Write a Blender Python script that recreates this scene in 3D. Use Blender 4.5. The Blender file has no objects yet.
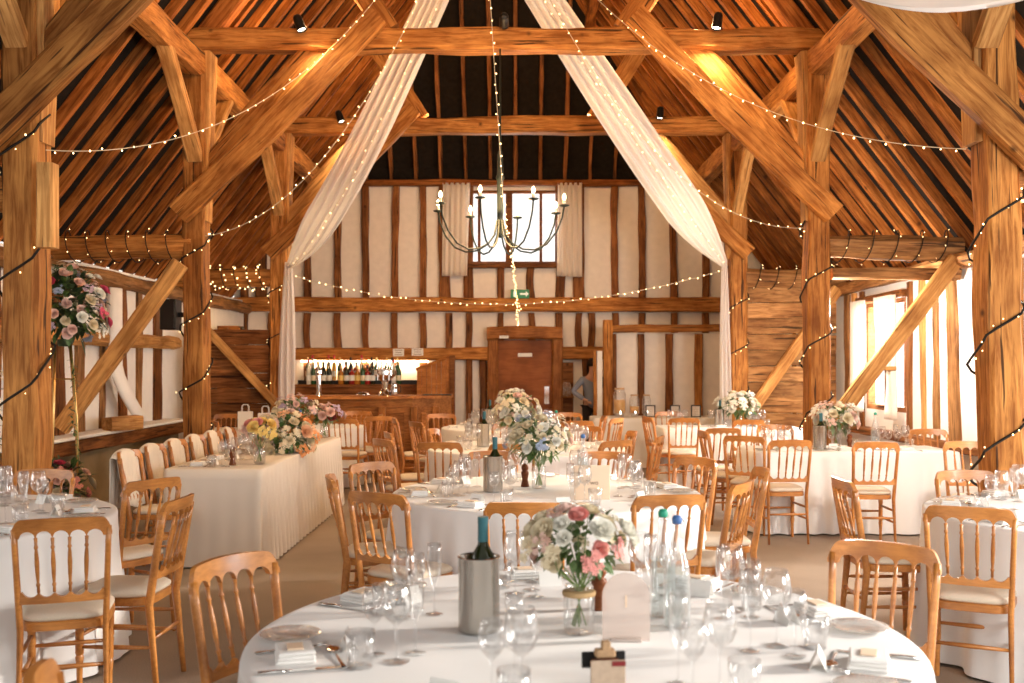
import bpy, math, random
from mathutils import Vector, Matrix, noise
R = math.radians
PI = math.pi
rnd = random.Random(7)
S = bpy.context.scene
COL = S.collection
CH = 1.54            # camera height
def at(u, v, Y):     # picture point at a depth -> place in the barn
    return Vector(((u-514)*Y/995, Y, CH-(v-365)*Y/995))

# ------------------------------------------------------------------ materials
def new_mat(name):
    m = bpy.data.materials.new(name); m.use_nodes = True
    nt = m.node_tree; b = nt.nodes['Principled BSDF']
    return m, nt, b
def setc(b, k, v):
    if k in b.inputs: b.inputs[k].default_value = v
def plain(name, c, rough=.5, metal=0, emis=None, es=0, sss=0, bump=0, bs=60, sheen=0, var=0, coat=0):
    m, nt, b = new_mat(name)
    setc(b, 'Base Color', (*c, 1)); setc(b, 'Roughness', rough); setc(b, 'Metallic', metal)
    setc(b, 'Specular IOR Level', .5 if (rough < .6 or metal) else .15)
    if emis: setc(b, 'Emission Color', (*emis, 1)); setc(b, 'Emission Strength', es)
    if sheen: setc(b, 'Sheen Weight', sheen)
    if coat: setc(b, 'Coat Weight', coat)
    if bump or var:
        tc = nt.nodes.new('ShaderNodeTexCoord'); n = nt.nodes.new('ShaderNodeTexNoise')
        n.inputs['Scale'].default_value = bs; n.inputs['Detail'].default_value = 4
        nt.links.new(tc.outputs['Object'], n.inputs['Vector'])
        if bump:
            bp = nt.nodes.new('ShaderNodeBump'); bp.inputs['Strength'].default_value = bump; bp.inputs['Distance'].default_value = .01
            nt.links.new(n.outputs['Fac'], bp.inputs['Height']); nt.links.new(bp.outputs['Normal'], b.inputs['Normal'])
        if var:
            cr = nt.nodes.new('ShaderNodeValToRGB')
            cr.color_ramp.elements[0].position = .3; cr.color_ramp.elements[1].position = .7
            cr.color_ramp.elements[0].color = (*[x*(1-var) for x in c], 1); cr.color_ramp.elements[1].color = (*[min(1, x*(1+var)) for x in c], 1)
            nt.links.new(n.outputs['Fac'], cr.inputs['Fac']); nt.links.new(cr.outputs['Color'], b.inputs['Base Color'])
    return m
def wood(name, c1, c2, dark, gs=1.0, rough=.6, crack=.5, stretch=(1.2, 14, 14), bump=.35, rand=.25, coat=0, knots=True):
    m, nt, b = new_mat(name)
    N = nt.nodes.new; L = nt.links.new
    tc = N('ShaderNodeTexCoord'); oi = N('ShaderNodeObjectInfo')
    mp = N('ShaderNodeMapping'); mp.inputs['Scale'].default_value = [s*gs for s in stretch]
    add = N('ShaderNodeVectorMath'); add.operation = 'ADD'
    mul = N('ShaderNodeMath'); mul.operation = 'MULTIPLY'; mul.inputs[1].default_value = 37
    L(oi.outputs['Random'], mul.inputs[0]); L(tc.outputs['Object'], add.inputs[0]); L(mul.outputs[0], add.inputs[1]); L(add.outputs[0], mp.inputs['Vector'])
    n1 = N('ShaderNodeTexNoise'); n1.inputs['Scale'].default_value = 2.2; n1.inputs['Detail'].default_value = 8; n1.inputs['Roughness'].default_value = .62; n1.inputs['Distortion'].default_value = .6
    L(mp.outputs[0], n1.inputs['Vector'])
    cr = N('ShaderNodeValToRGB'); e = cr.color_ramp.elements
    e[0].position = .38; e[0].color = (*c2, 1); e[1].position = .60; e[1].color = (*c1, 1)
    L(n1.outputs['Fac'], cr.inputs['Fac'])
    # large patches of stain and knots
    n2 = N('ShaderNodeTexNoise'); n2.inputs['Scale'].default_value = 2.3*gs; n2.inputs['Detail'].default_value = 3
    L(add.outputs[0], n2.inputs['Vector'])
    cr2 = N('ShaderNodeValToRGB'); e = cr2.color_ramp.elements
    e[0].position = .38; e[0].color = (1, 1, 1, 1); e[1].position = .68; e[1].color = (.42, .33, .26, 1)
    L(n2.outputs['Fac'], cr2.inputs['Fac'])
    mx = N('ShaderNodeMix'); mx.data_type = 'RGBA'; mx.blend_type = 'MULTIPLY'; mx.inputs[0].default_value = .7
    L(cr.outputs[0], mx.inputs[6]); L(cr2.outputs[0], mx.inputs[7])
    # cracks along the grain
    mp3 = N('ShaderNodeMapping'); mp3.inputs['Scale'].default_value = (.8*gs, 20*gs, 20*gs); L(add.outputs[0], mp3.inputs['Vector'])
    n3 = N('ShaderNodeTexNoise'); n3.inputs['Scale'].default_value = 1.6; n3.inputs['Detail'].default_value = 2; L(mp3.outputs[0], n3.inputs['Vector'])
    cr3 = N('ShaderNodeValToRGB'); e = cr3.color_ramp.elements
    e[0].position = .325; e[0].color = (1, 1, 1, 1); e[1].position = .37; e[1].color = (0, 0, 0, 1)
    L(n3.outputs['Fac'], cr3.inputs['Fac'])
    m3 = N('ShaderNodeMath'); m3.operation = 'MULTIPLY'; m3.inputs[1].default_value = crack; L(cr3.outputs[0], m3.inputs[0])
    mx2 = N('ShaderNodeMix'); mx2.data_type = 'RGBA'; L(m3.outputs[0], mx2.inputs[0]); L(mx.outputs[2], mx2.inputs[6]); mx2.inputs[7].default_value = (*dark, 1)
    last = mx2.outputs[2]
    if knots:
        vo = N('ShaderNodeTexVoronoi'); vo.inputs['Scale'].default_value = 2.9*gs; L(add.outputs[0], vo.inputs['Vector'])
        cr4 = N('ShaderNodeValToRGB'); e = cr4.color_ramp.elements
        e[0].position = .03; e[0].color = (.85, .85, .85, 1); e[1].position = .11; e[1].color = (0, 0, 0, 1)
        L(vo.outputs['Distance'], cr4.inputs['Fac'])
        mx3 = N('ShaderNodeMix'); mx3.data_type = 'RGBA'; L(cr4.outputs[0], mx3.inputs[0]); L(last, mx3.inputs[6]); mx3.inputs[7].default_value = (*dark, 1)
        last = mx3.outputs[2]
    # piece to piece tone
    hs = N('ShaderNodeHueSaturation'); mr = N('ShaderNodeMapRange'); mr.inputs['To Min'].default_value = 1-rand; mr.inputs['To Max'].default_value = 1+rand
    L(oi.outputs['Random'], mr.inputs['Value']); L(mr.outputs[0], hs.inputs['Value']); L(last, hs.inputs['Color'])
    L(hs.outputs[0], b.inputs['Base Color'])
    setc(b, 'Roughness', rough); setc(b, 'Specular IOR Level', .5 if coat else .12)
    if coat: setc(b, 'Coat Weight', coat); setc(b, 'Coat Roughness', .25)
    bp = N('ShaderNodeBump'); bp.inputs['Strength'].default_value = bump; bp.inputs['Distance'].default_value = .01
    L(n1.outputs['Fac'], bp.inputs['Height']); L(bp.outputs[0], b.inputs['Normal'])
    return m
M = {}
M['oak'] = wood('oak_beam', (.60, .265, .070), (.30, .105, .022), (.035, .014, .006), crack=.9, bump=.6)
M['oak_pale'] = wood('pale_oak', (.70, .38, .13), (.44, .20, .06), (.09, .04, .018), crack=.6, bump=.5)
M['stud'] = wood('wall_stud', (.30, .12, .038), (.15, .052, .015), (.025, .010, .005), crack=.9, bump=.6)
M['stud_pale'] = wood('weathered_stud', (.46, .235, .09), (.22, .10, .035), (.06, .03, .018), crack=.9)
M['rafter'] = wood('rafter', (.42, .15, .034), (.19, .055, .010), (.04, .014, .006), crack=.5)
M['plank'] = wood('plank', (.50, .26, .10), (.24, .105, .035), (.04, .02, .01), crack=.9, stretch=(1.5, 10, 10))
M['chair'] = wood('chair_beech', (.62, .255, .060), (.50, .19, .040), (.30, .10, .02), gs=2.2, rough=.34, crack=.1, bump=.04, rand=.07, coat=.35, knots=False)
M['bar'] = wood('bar_oak', (.50, .20, .055), (.30, .105, .026), (.10, .04, .015), gs=1.5, rough=.5, crack=.2, bump=.1)
M['door'] = wood('door_wood', (.34, .11, .025), (.27, .08, .018), (.15, .05, .015), gs=1.2, rough=.4, crack=.05, bump=.05, rand=.02, knots=False, stretch=(1, 6, 6))
M['mill'] = wood('mill_wood', (.24, .08, .03), (.16, .05, .02), (.08, .03, .01), gs=5, rough=.35, crack=.1, bump=.05)
M['plaster'] = plain('plaster', (.82, .745, .67), .9, bump=.25, bs=9, var=.04)
M['plaster_white'] = plain('plaster_white', (.88, .85, .81), .9, bump=.25, bs=9, var=.03)
M['felt'] = plain('roof_felt', (.010, .007, .005), .9, bump=.5, bs=14, var=.3)
M['cloth'] = plain('white_linen', (.84, .82, .80), .85, bump=.05, bs=160, sheen=.1)
M['cloth_head'] = plain('cream_linen', (.72, .65, .57), .85, bump=.05, bs=160)
M['napkin'] = plain('napkin', (.88, .86, .83), .8, bump=.1, bs=90)
M['card'] = plain('card', (.90, .88, .84), .7)
M['card_peach'] = plain('card_peach', (.86, .66, .48), .7)
M['pad'] = plain('seat_fabric', (.66, .56, .44), .85, bump=.15, bs=200, var=.05)
M['black'] = plain('black_metal', (.012, .012, .012), .4, .3)
M['cable'] = plain('cable', (.02, .016, .012), .6)
M['wire'] = plain('clear_wire', (.62, .52, .38), .4)
M['steel'] = plain('steel', (.46, .43, .39), .24, 1)
M['chrome'] = plain('chrome', (.85, .84, .82), .08, 1)
M['gold'] = plain('gold', (.72, .46, .17), .3, 1)
M['iron'] = plain('iron_green', (.012, .020, .015), .5, .1)
M['bulb'] = plain('bulb_glow', (1, .8, .5), .5, emis=(1, .72, .38), es=14)
M['fairy'] = plain('fairy_glow', (1, .8, .5), .5, emis=(1, .70, .32), es=6)
M['lampface'] = plain('lamp_face', (1, .9, .7), .5, emis=(1, .86, .62), es=30)
M['candle'] = plain('candle_tube', (.85, .78, .62), .6)
M['leaf'] = plain('leaf', (.075, .14, .035), .5, var=.5, bs=30)
M['leafpale'] = plain('eucalyptus', (.22, .28, .16), .6, var=.35, bs=30)
M['leafdark'] = plain('leaf_dark', (.03, .055, .02), .55, var=.4, bs=30)
M['stem'] = plain('stem', (.16, .24, .06), .5)
for k, c in dict(cream=(.80, .70, .50), white=(.84, .82, .74), pink=(.80, .36, .32), blush=(.80, .56, .48), peach=(.84, .52, .32), orange=(.85, .38, .14), magenta=(.62, .10, .18),
                 blue=(.38, .45, .58), yellow=(.85, .62, .20), burgundy=(.22, .03, .03), lilac=(.52, .40, .50)).items():
    M['f_'+k] = plain('petal_'+k, c, .6, var=.12, bs=40)
M['screen_black'] = plain('black_frame', (.02, .018, .016), .4)
M['shirt'] = plain('shirt', (.26, .29, .36), .85, bump=.2, bs=20)
M['trousers'] = plain('trousers', (.03, .022, .02), .85)
M['skin'] = plain('skin', (.55, .30, .20), .55)
M['hair'] = plain('hair', (.02, .012, .008), .6)
M['paper_bag'] = plain('paper_bag', (.84, .78, .70), .8)
M['paperprint'] = plain('print_ink', (.30, .20, .14), .7)
M['green_sign'] = plain('exit_green', (.02, .20, .09), .5, emis=(.02, .35, .14), es=.12)
M['white_sign'] = plain('sign_white', (.85, .84, .80), .5)
M['exit_white'] = plain('exit_white', (.9, .95, .9), .5, emis=(.8, 1, .85), es=.2)
M['red'] = plain('red_satin', (.55, .02, .03), .4)
M['twine'] = plain('twine', (.45, .30, .15), .8)
M['cork'] = plain('cork', (.50, .32, .18), .8, var=.2)
M['wicker'] = plain('kraft_card', (.50, .38, .28), .8, var=.1)
M['teal'] = plain('teal_foil', (.03, .13, .155), .5, .1)
M['green_cap'] = plain('green_cap', (.01, .28, .17), .5)
M['blue_cap'] = plain('blue_cap', (.05, .14, .36), .5)
M['juice'] = plain('juice', (.75, .38, .08), .3)
M['sash'] = plain('sash_fabric', (.78, .70, .60), .8, bump=.1, bs=80)
M['mirror'] = plain('frame_paper', (.72, .66, .60), .6)
def glass(name, tint=(1, 1, 1), base=.10, rim=.8, rough=.02, mix=None):
    m = bpy.data.materials.new(name); m.use_nodes = True; nt = m.node_tree; nt.nodes.clear()
    N = nt.nodes.new; L = nt.links.new
    out = N('ShaderNodeOutputMaterial'); tr = N('ShaderNodeBsdfTransparent'); gl = N('ShaderNodeBsdfGlossy')
    tr.inputs[0].default_value = (*tint, 1); gl.inputs['Roughness'].default_value = rough; gl.inputs[0].default_value = (1, 1, 1, 1)
    lw = N('ShaderNodeLayerWeight'); lw.inputs[0].default_value = .35
    mr = N('ShaderNodeMapRange'); mr.inputs['To Min'].default_value = base; mr.inputs['To Max'].default_value = rim
    L(lw.outputs['Facing'], mr.inputs['Value'])
    pw = N('ShaderNodeMath'); pw.operation = 'POWER'; pw.inputs[1].default_value = 1.5; L(mr.outputs[0], pw.inputs[0])
    mx = N('ShaderNodeMixShader'); L(pw.outputs[0], mx.inputs[0]); L(tr.outputs[0], mx.inputs[1]); L(gl.outputs[0], mx.inputs[2])
    last = mx.outputs[0]
    if mix:
        df = N('ShaderNodeBsdfDiffuse'); df.inputs[0].default_value = (*mix[0], 1)
        m2 = N('ShaderNodeMixShader'); m2.inputs[0].default_value = mix[1]; L(last, m2.inputs[1]); L(df.outputs[0], m2.inputs[2]); last = m2.outputs[0]
    L(last, out.inputs[0]); return m
M['glass'] = glass('clear_glass', (.97, .97, .97), .12, .85)
M['glass_etch'] = glass('frosted_acrylic', (.95, .93, .9), .1, .3, .3, ((.80, .68, .62), .55))
M['glass_green'] = glass('bottle_green_glass', (.10, .14, .05), .10, .6, .05, ((.03, .035, .01), .6))
M['glass_white'] = glass('etched_bottle', (.95, .95, .95), .12, .8, .1, ((.85, .85, .85), .10))
M['plate_glass'] = glass('plate_glass', (.95, .95, .94), .12, .7, .04, ((.75, .72, .68), .28))
M['water'] = glass('water', (.88, .92, .92), .08, .6, .05, ((.7, .72, .7), .12))
M['pane'] = glass('window_pane', (.98, .98, .98), .03, .3)
def sheer(name, c, a):
    m = bpy.data.materials.new(name); m.use_nodes = True; nt = m.node_tree; nt.nodes.clear()
    N = nt.nodes.new; L = nt.links.new
    out = N('ShaderNodeOutputMaterial'); tr = N('ShaderNodeBsdfTransparent'); df = N('ShaderNodeBsdfDiffuse'); tl = N('ShaderNodeBsdfTranslucent')
    df.inputs[0].default_value = (*c, 1); tl.inputs[0].default_value = (*c, 1)
    m1 = N('ShaderNodeMixShader'); m1.inputs[0].default_value = .45; L(df.outputs[0], m1.inputs[1]); L(tl.outputs[0], m1.inputs[2])
    m2 = N('ShaderNodeMixShader'); m2.inputs[0].default_value = a; L(tr.outputs[0], m2.inputs[1]); L(m1.outputs[0], m2.inputs[2])
    L(m2.outputs[0], out.inputs[0]); return m
M['sheer'] = sheer('sheer_voile', (.93, .88, .84), .93)
M['curtain'] = sheer('curtain_cotton', (.95, .88, .80), .97)
def floor_mat():
    m, nt, b = new_mat('floor_stone'); N = nt.nodes.new; L = nt.links.new
    tc = N('ShaderNodeTexCoord')
    n1 = N('ShaderNodeTexNoise'); n1.inputs['Scale'].default_value = .9; n1.inputs['Detail'].default_value = 5; L(tc.outputs['Object'], n1.inputs['Vector'])
    n2 = N('ShaderNodeTexNoise'); n2.inputs['Scale'].default_value = 130; n2.inputs['Detail'].default_value = 3; L(tc.outputs['Object'], n2.inputs['Vector'])
    a = N('ShaderNodeMix'); a.data_type = 'FLOAT'; a.inputs[0].default_value = .4; L(n1.outputs['Fac'], a.inputs[2]); L(n2.outputs['Fac'], a.inputs[3])
    cr = N('ShaderNodeValToRGB'); e = cr.color_ramp.elements
    e[0].position = .35; e[0].color = (.20, .145, .105, 1); e[1].position = .65; e[1].color = (.34, .26, .195, 1)
    L(a.outputs[0], cr.inputs[0]); L(cr.outputs[0], b.inputs['Base Color']); setc(b, 'Roughness', .75)
    bp = N('ShaderNodeBump'); bp.inputs['Strength'].default_value = .3; L(n2.outputs['Fac'], bp.inputs['Height']); L(bp.outputs[0], b.inputs['Normal'])
    return m
M['floor'] = floor_mat()

# ------------------------------------------------------------------ objects
def tag(o, label=None, cat=None, group=None, kind=None):
    if label: o['label'] = label
    if cat: o['category'] = cat
    if group: o['group'] = group
    if kind: o['kind'] = kind
    return o
def empty(name, loc=(0, 0, 0), rz=0, parent=None):
    o = bpy.data.objects.new(name, None); COL.objects.link(o); o.location = loc; o.rotation_euler = (0, 0, rz); o.empty_display_size = .1
    if parent: o.parent = parent
    return o
class MB:
    def __init__(s): s.v = []; s.f = []; s.m = []
    def add(s, vs, fs, mi=0):
        k = len(s.v); s.v += [tuple(v) for v in vs]
        for f in fs: s.f.append(tuple(i+k for i in f)); s.m.append(mi)
        return s
    def box(s, c, d, mi=0, rz=0, bev=0):
        x, y, z = [q/2 for q in d]
        if bev:
            vs = []; b = min(bev, x*.9, y*.9, z*.9)
            for zz, e in ((-z, b), (-z+b, 0), (z-b, 0), (z, b)):
                for px, py in ((-x+b+e*0, -y+e), (x-b, -y+e), (x-e, -y+b), (x-e, y-b), (x-b, y-e), (-x+b, y-e), (-x+e, y-b), (-x+e, -y+b)):
                    vs.append((px, py, zz))
            fs = [tuple(range(7, -1, -1)), tuple(range(24, 32))]
            for k in range(3):
                for i in range(8): fs.append((k*8+i, k*8+(i+1) % 8, (k+1)*8+(i+1) % 8, (k+1)*8+i))
        else:
            vs = [(a*x, b2*y, c2*z) for c2 in (-1, 1) for b2 in (-1, 1) for a in (-1, 1)]
            fs = [(0, 2, 3, 1), (4, 5, 7, 6), (0, 1, 5, 4), (2, 6, 7, 3), (0, 4, 6, 2), (1, 3, 7, 5)]
        if rz:
            cs, sn = math.cos(rz), math.sin(rz); vs = [(a*cs-b2*sn, a*sn+b2*cs, c2) for a, b2, c2 in vs]
        return s.add([(a+c[0], b2+c[1], c2+c[2]) for a, b2, c2 in vs], fs, mi)
    def lathe(s, prof, n=16, c=(0, 0, 0), mi=0, caps=True):
        vs = []; fs = []
        for r, z in prof:
            for i in range(n): vs.append((c[0]+r*math.cos(2*PI*i/n), c[1]+r*math.sin(2*PI*i/n), c[2]+z))
        for k in range(len(prof)-1):
            for i in range(n): fs.append((k*n+i, k*n+(i+1) % n, (k+1)*n+(i+1) % n, (k+1)*n+i))
        if caps:
            if prof[0][0] > .0005: fs.append(tuple(range(n-1, -1, -1)))
            if prof[-1][0] > .0005: fs.append(tuple(range((len(prof)-1)*n, len(prof)*n)))
        return s.add(vs, fs, mi)
    def sweep(s, pts, rad, n=8, mi=0, caps=True, flat=1.0, up=None):
        pts = [Vector(p) for p in pts]
        if not hasattr(rad, '__len__'): rad = [rad]*len(pts)
        vs = []; fs = []; nprev = None
        for k, p in enumerate(pts):
            t = (pts[min(k+1, len(pts)-1)]-pts[max(k-1, 0)])
            t = t.normalized() if t.length > 1e-9 else Vector((0, 0, 1))
            if nprev is None:
                a = Vector(up) if up else (Vector((0, 0, 1)) if abs(t.z) < .9 else Vector((1, 0, 0)))
            else: a = nprev
            a = (a - t*a.dot(t)); a = a.normalized() if a.length > 1e-6 else t.orthogonal().normalized()
            nprev = a; b2 = t.cross(a)
            r = rad[k]; ra, rb = (r if hasattr(r, '__len__') else (r, r*flat))
            for i in range(n):
                th = 2*PI*(i+.5)/n; vs.append(p+a*ra*math.cos(th)+b2*rb*math.sin(th))
        for k in range(len(pts)-1):
            for i in range(n): fs.append((k*n+i, k*n+(i+1) % n, (k+1)*n+(i+1) % n, (k+1)*n+i))
        if caps: fs.append(tuple(range(n-1, -1, -1))); fs.append(tuple(range((len(pts)-1)*n, len(pts)*n)))
        return s.add(vs, fs, mi)
    def strip(s, xs, top, bot, y0, y1, mi=0):
        # a board in the x-z plane with shaped upper and lower edges
        vs = []; fs = []; n = len(xs)
        for i, x in enumerate(xs):
            f0 = y0(x, bot[i]) if callable(y0) else y0; g0 = y0(x, top[i]) if callable(y0) else y0
            f1 = y1(x, bot[i]) if callable(y1) else y1; g1 = y1(x, top[i]) if callable(y1) else y1
            vs += [(x, f0, bot[i]), (x, g0, top[i]), (x, g1, top[i]), (x, f1, bot[i])]
        for i in range(n-1):
            a = 4*i; c = a+4
            fs += [(a, c, c+1, a+1), (a+1, c+1, c+2, a+2), (a+2, c+2, c+3, a+3), (a+3, c+3, c, a)]
        fs += [(0, 1, 2, 3), (4*n-1, 4*n-2, 4*n-3, 4*n-4)]
        return s.add(vs, fs, mi)
    def grid(s, P, mi=0, loop=False):
        nu = len(P); nv = len(P[0]); vs = [p for row in P for p in row]; fs = []
        for i in range(nu-1):
            for j in range(nv - (0 if loop else 1)):
                j2 = (j+1) % nv; fs.append((i*nv+j, i*nv+j2, (i+1)*nv+j2, (i+1)*nv+j))
        return s.add(vs, fs, mi)
    def build(s, name, mats, parent=None, loc=(0, 0, 0), rot=(0, 0, 0), smooth=False, ang=None, solid=0):
        me = bpy.data.meshes.new(name); me.from_pydata(s.v, [], s.f)
        if not isinstance(mats, (list, tuple)): mats = [mats]
        for m in mats: me.materials.append(M[m] if isinstance(m, str) else m)
        if len(mats) > 1: me.polygons.foreach_set('material_index', s.m)
        if smooth: me.polygons.foreach_set('use_smooth', [True]*len(me.polygons))
        me.update()
        if smooth and ang is not None:
            try: me.set_sharp_from_angle(angle=R(ang))
            except Exception: pass
        o = bpy.data.objects.new(name, me); COL.objects.link(o); o.location = loc; o.rotation_euler = rot
        if parent: o.parent = parent
        if solid:
            md = o.modifiers.new('thick', 'SOLIDIFY'); md.thickness = solid; md.offset = 0
        return o
def copy_tree(o, parent=None):
    c = o.copy(); COL.objects.link(c)
    if parent: c.parent = parent
    for ch in list(o.children): copy_tree(ch, c)
    return c
def basis(d, up=(0, 0, 1)):
    x = Vector(d).normalized(); u = Vector(up)
    if abs(x.dot(u)) > .98: u = Vector((0, 1, 0))
    y = u.cross(x).normalized(); z = x.cross(y)
    return Matrix((x, y, z)).transposed().to_4x4()
def beam(name, p0, p1, w, h, mat='oak', wob=.010, seg=None, bow=0, bowdir=(0, 0, 1), parent=None, up=(0, 0, 1), taper=1.0, ch=.14, seed=None, kind=None):
    """timber: length along local X, w across, h in the direction of up; waney edges"""
    p0 = Vector(p0); p1 = Vector(p1); d = p1-p0; Ln = d.length
    seg = seg or max(4, int(Ln/.25)); sd = (seed if seed is not None else rnd.random()*100)
    B = basis(d, up); bl = B.to_3x3().inverted() @ Vector(bowdir)
    vs = []; fs = []
    c = ch*min(w, h)
    for k in range(seg+1):
        t = k/seg; x = t*Ln; sc = 1+(taper-1)*t
        off = bl*(bow*math.sin(PI*t))
        W = w*sc/2; H = h*sc/2
        ring = [(-W+c, -H), (W-c, -H), (W, -H+c), (W, H-c), (W-c, H), (-W+c, H), (-W, H-c), (-W, -H+c)]
        for i, (a, b2) in enumerate(ring):
            q = noise.noise_vector(Vector((x*1.7+sd, i*.55+sd*.3, sd)))
            vs.append((x+off.x, a+q.x*wob+off.y, b2+q.y*wob+off.z))
    for k in range(seg):
        for i in range(8): fs.append((k*8+i, k*8+(i+1) % 8, (k+1)*8+(i+1) % 8, (k+1)*8+i))
    fs += [tuple(range(7, -1, -1)), tuple(range(seg*8, seg*8+8))]
    m = MB(); m.add(vs, fs)
    o = m.build(name, mat)
    loc = p0.copy()
    if parent: o.parent = parent; loc = p0-Vector(parent.location)
    o.matrix_local = Matrix.Translation(loc) @ B
    if kind: o['kind'] = kind
    return o
UP1, UP2, UP3, CHE = 220, 90, 110, 150
WASH = 190
DAY1, DAY2, DAY3, DAY4, DAY5 = 120, 170, 220, 60, 30
SKY = 1.4
SUN = 4.6
EXPO = 0.0
# ------------------------------------------------------------------ the barn
XL, XR = -3.24, 3.08            # arcade posts
XC = (XL+XR)/2
WL, WR = -4.70, 4.57            # aisle walls
P = [2.95, 6.55, 10.15, 13.75]  # truss depths
YB = 17.4                       # gable wall
ZT = 4.72                       # underside of tie beams
RZ = 8.82                       # ridge
K = (RZ-4.74)/(XR-XC)           # roof slope
def roof_z(x): return RZ-K*abs(x-XC)
fl = MB().box((0, 7, -.05), (14, 24, .1)).build('floor', 'floor'); tag(fl, kind='structure')

# roof felt
def felt(pts, name):
    m = MB(); n = len(pts); off = [Vector(p)+Vector((0, 0, .20)) for p in pts]; off2 = [p+Vector((0, 0, .06)) for p in off]
    m.add(off+off2, [tuple(range(n)), tuple(range(2*n-1, n-1, -1))]+[(i, n+i, n+(i+1) % n, (i+1) % n) for i in range(n)])
    return tag(m.build(name, 'felt'), kind='structure')
YA = 15.05; YF = -1.5
eL, eR = WL-.25, WR+.25
felt([(eL, YF, roof_z(eL)), (eL, YB+.1, roof_z(eL)), (XL, YB+.1, 4.74), (XC, YA, RZ), (XC, YF, RZ)], 'roof_slope_bar_side')
felt([(eR, YF, roof_z(eR)), (XC, YF, RZ), (XC, YA, RZ), (XR, YB+.1, 4.74), (eR, YB+.1, roof_z(eR))], 'roof_slope_window_side')
felt([(XL, YB+.1, 4.74), (XR, YB+.1, 4.74), (XC, YA, RZ)], 'roof_slope_hip')
# common rafters
def rafter(p0, p1, w=.075, h=.10, up=(0, 0, 1), m='rafter'):
    o = beam('roof_rafter', p0, p1, w*.85, h, m, wob=.022, seg=9, up=up, ch=.05); o['kind'] = 'structure'; return o
y = 3.3; k = 0
while y < YB-.1:
    f = 1.0 if y <= YA else max(0, (YB-y)/(YB-YA))
    for s, e in ((-1, eL), (1, eR)):
        xt = XC + s*(XR-XC)*(1-f) + s*.03
        jl = rnd.uniform(-.02, .02)
        if abs(xt-XC) < (XR-XC)-.05:
            rafter((e, y+jl, roof_z(e)+.12), (xt, y+rnd.uniform(-.03, .03), roof_z(xt)+.12), up=(s*.6, 0, 1), w=rnd.uniform(.065, .085))
        else: rafter((e, y+jl, roof_z(e)+.1), (XC+s*(XR-XC), y, 4.84), up=(s*.6, 0, 1))
    y += .405
# hip rafters
x = XL+.22
while x < XR-.1:
    f = 1-abs(x-XC)/(XR-XC); 
    if f > .06:
        rafter((x, YB+.10, 4.74), (x+rnd.uniform(-.01, .01), YB-(YB-YA)*f, 4.74+(RZ-4.74)*f+.1), up=(0, -.6, 1), w=.065, m='stud')
    x += .435
for s in (-1, 1):
    beam('roof_hip_rafter', (XC+s*(XR-XC), YB, 4.82), (XC, YA, RZ+.08), .12, .16, 'rafter', kind='structure')
beam('roof_ridge_beam', (XC, YF, RZ+.05), (XC, YA, RZ+.05), .06, .2, 'rafter', seg=20, kind='structure')
# purlins, high on the slopes
for s, nm in ((-1, 'bar side'), (1, 'window side')):
    xp = XC+s*1.30
    tag(beam('roof_purlin_beam', (xp, 3.2, roof_z(xp)-.06), (xp, YB-1.3, roof_z(xp)-.06), .15, .17, 'rafter', seg=50, wob=.02), kind='structure')

side_name = {-1: 'bar side', 1: 'window side'}
tr_name = ['unseen truss', 'first truss', 'middle truss', 'far truss']
def post(s, i):
    X = XL if s < 0 else XR; Y = P[i]
    w = [.22, .22, .22, .23][i]; m = 'oak'; lean = .09 if (s > 0 and i == 1) else .01; X = {(-1, 1): -3.21, (1, 1): 3.13}.get((s, i), X)
    o = empty('timber_post', (X, Y, 0))
    beam('post_shaft', (X+lean, Y, 0), (X, Y, ZT), w, w*1.1, m, wob=.025, seg=26, up=(0, 1, 0), parent=o, ch=.1)
    # the flared upper half of the post, a second timber side by side
    beam('jowl', (X-s*(w/2-.02), Y+.03, 3.0), (X-s*(w/2+.02), Y+.03, ZT), .07, .2, 'oak_pale', wob=.012, up=(0, 1, 0), parent=o, taper=1.25)
    for q in range(5):
        m_ = MB().lathe([(.012, 0), (.012, .012), (0, .014)], 8)
    tag(o, '%s oak arcade post of the %s' % ({-1: 'weathered brown', 1: 'sunlit golden'}[s], tr_name[i]), 'post', 'arcade posts')
    o['label'] = 'thick oak arcade post on the %s of the %s' % (side_name[s], tr_name[i])
    return o
def tagb(o, label, cat='beam', group=None): return tag(o, label, cat, group)
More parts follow.
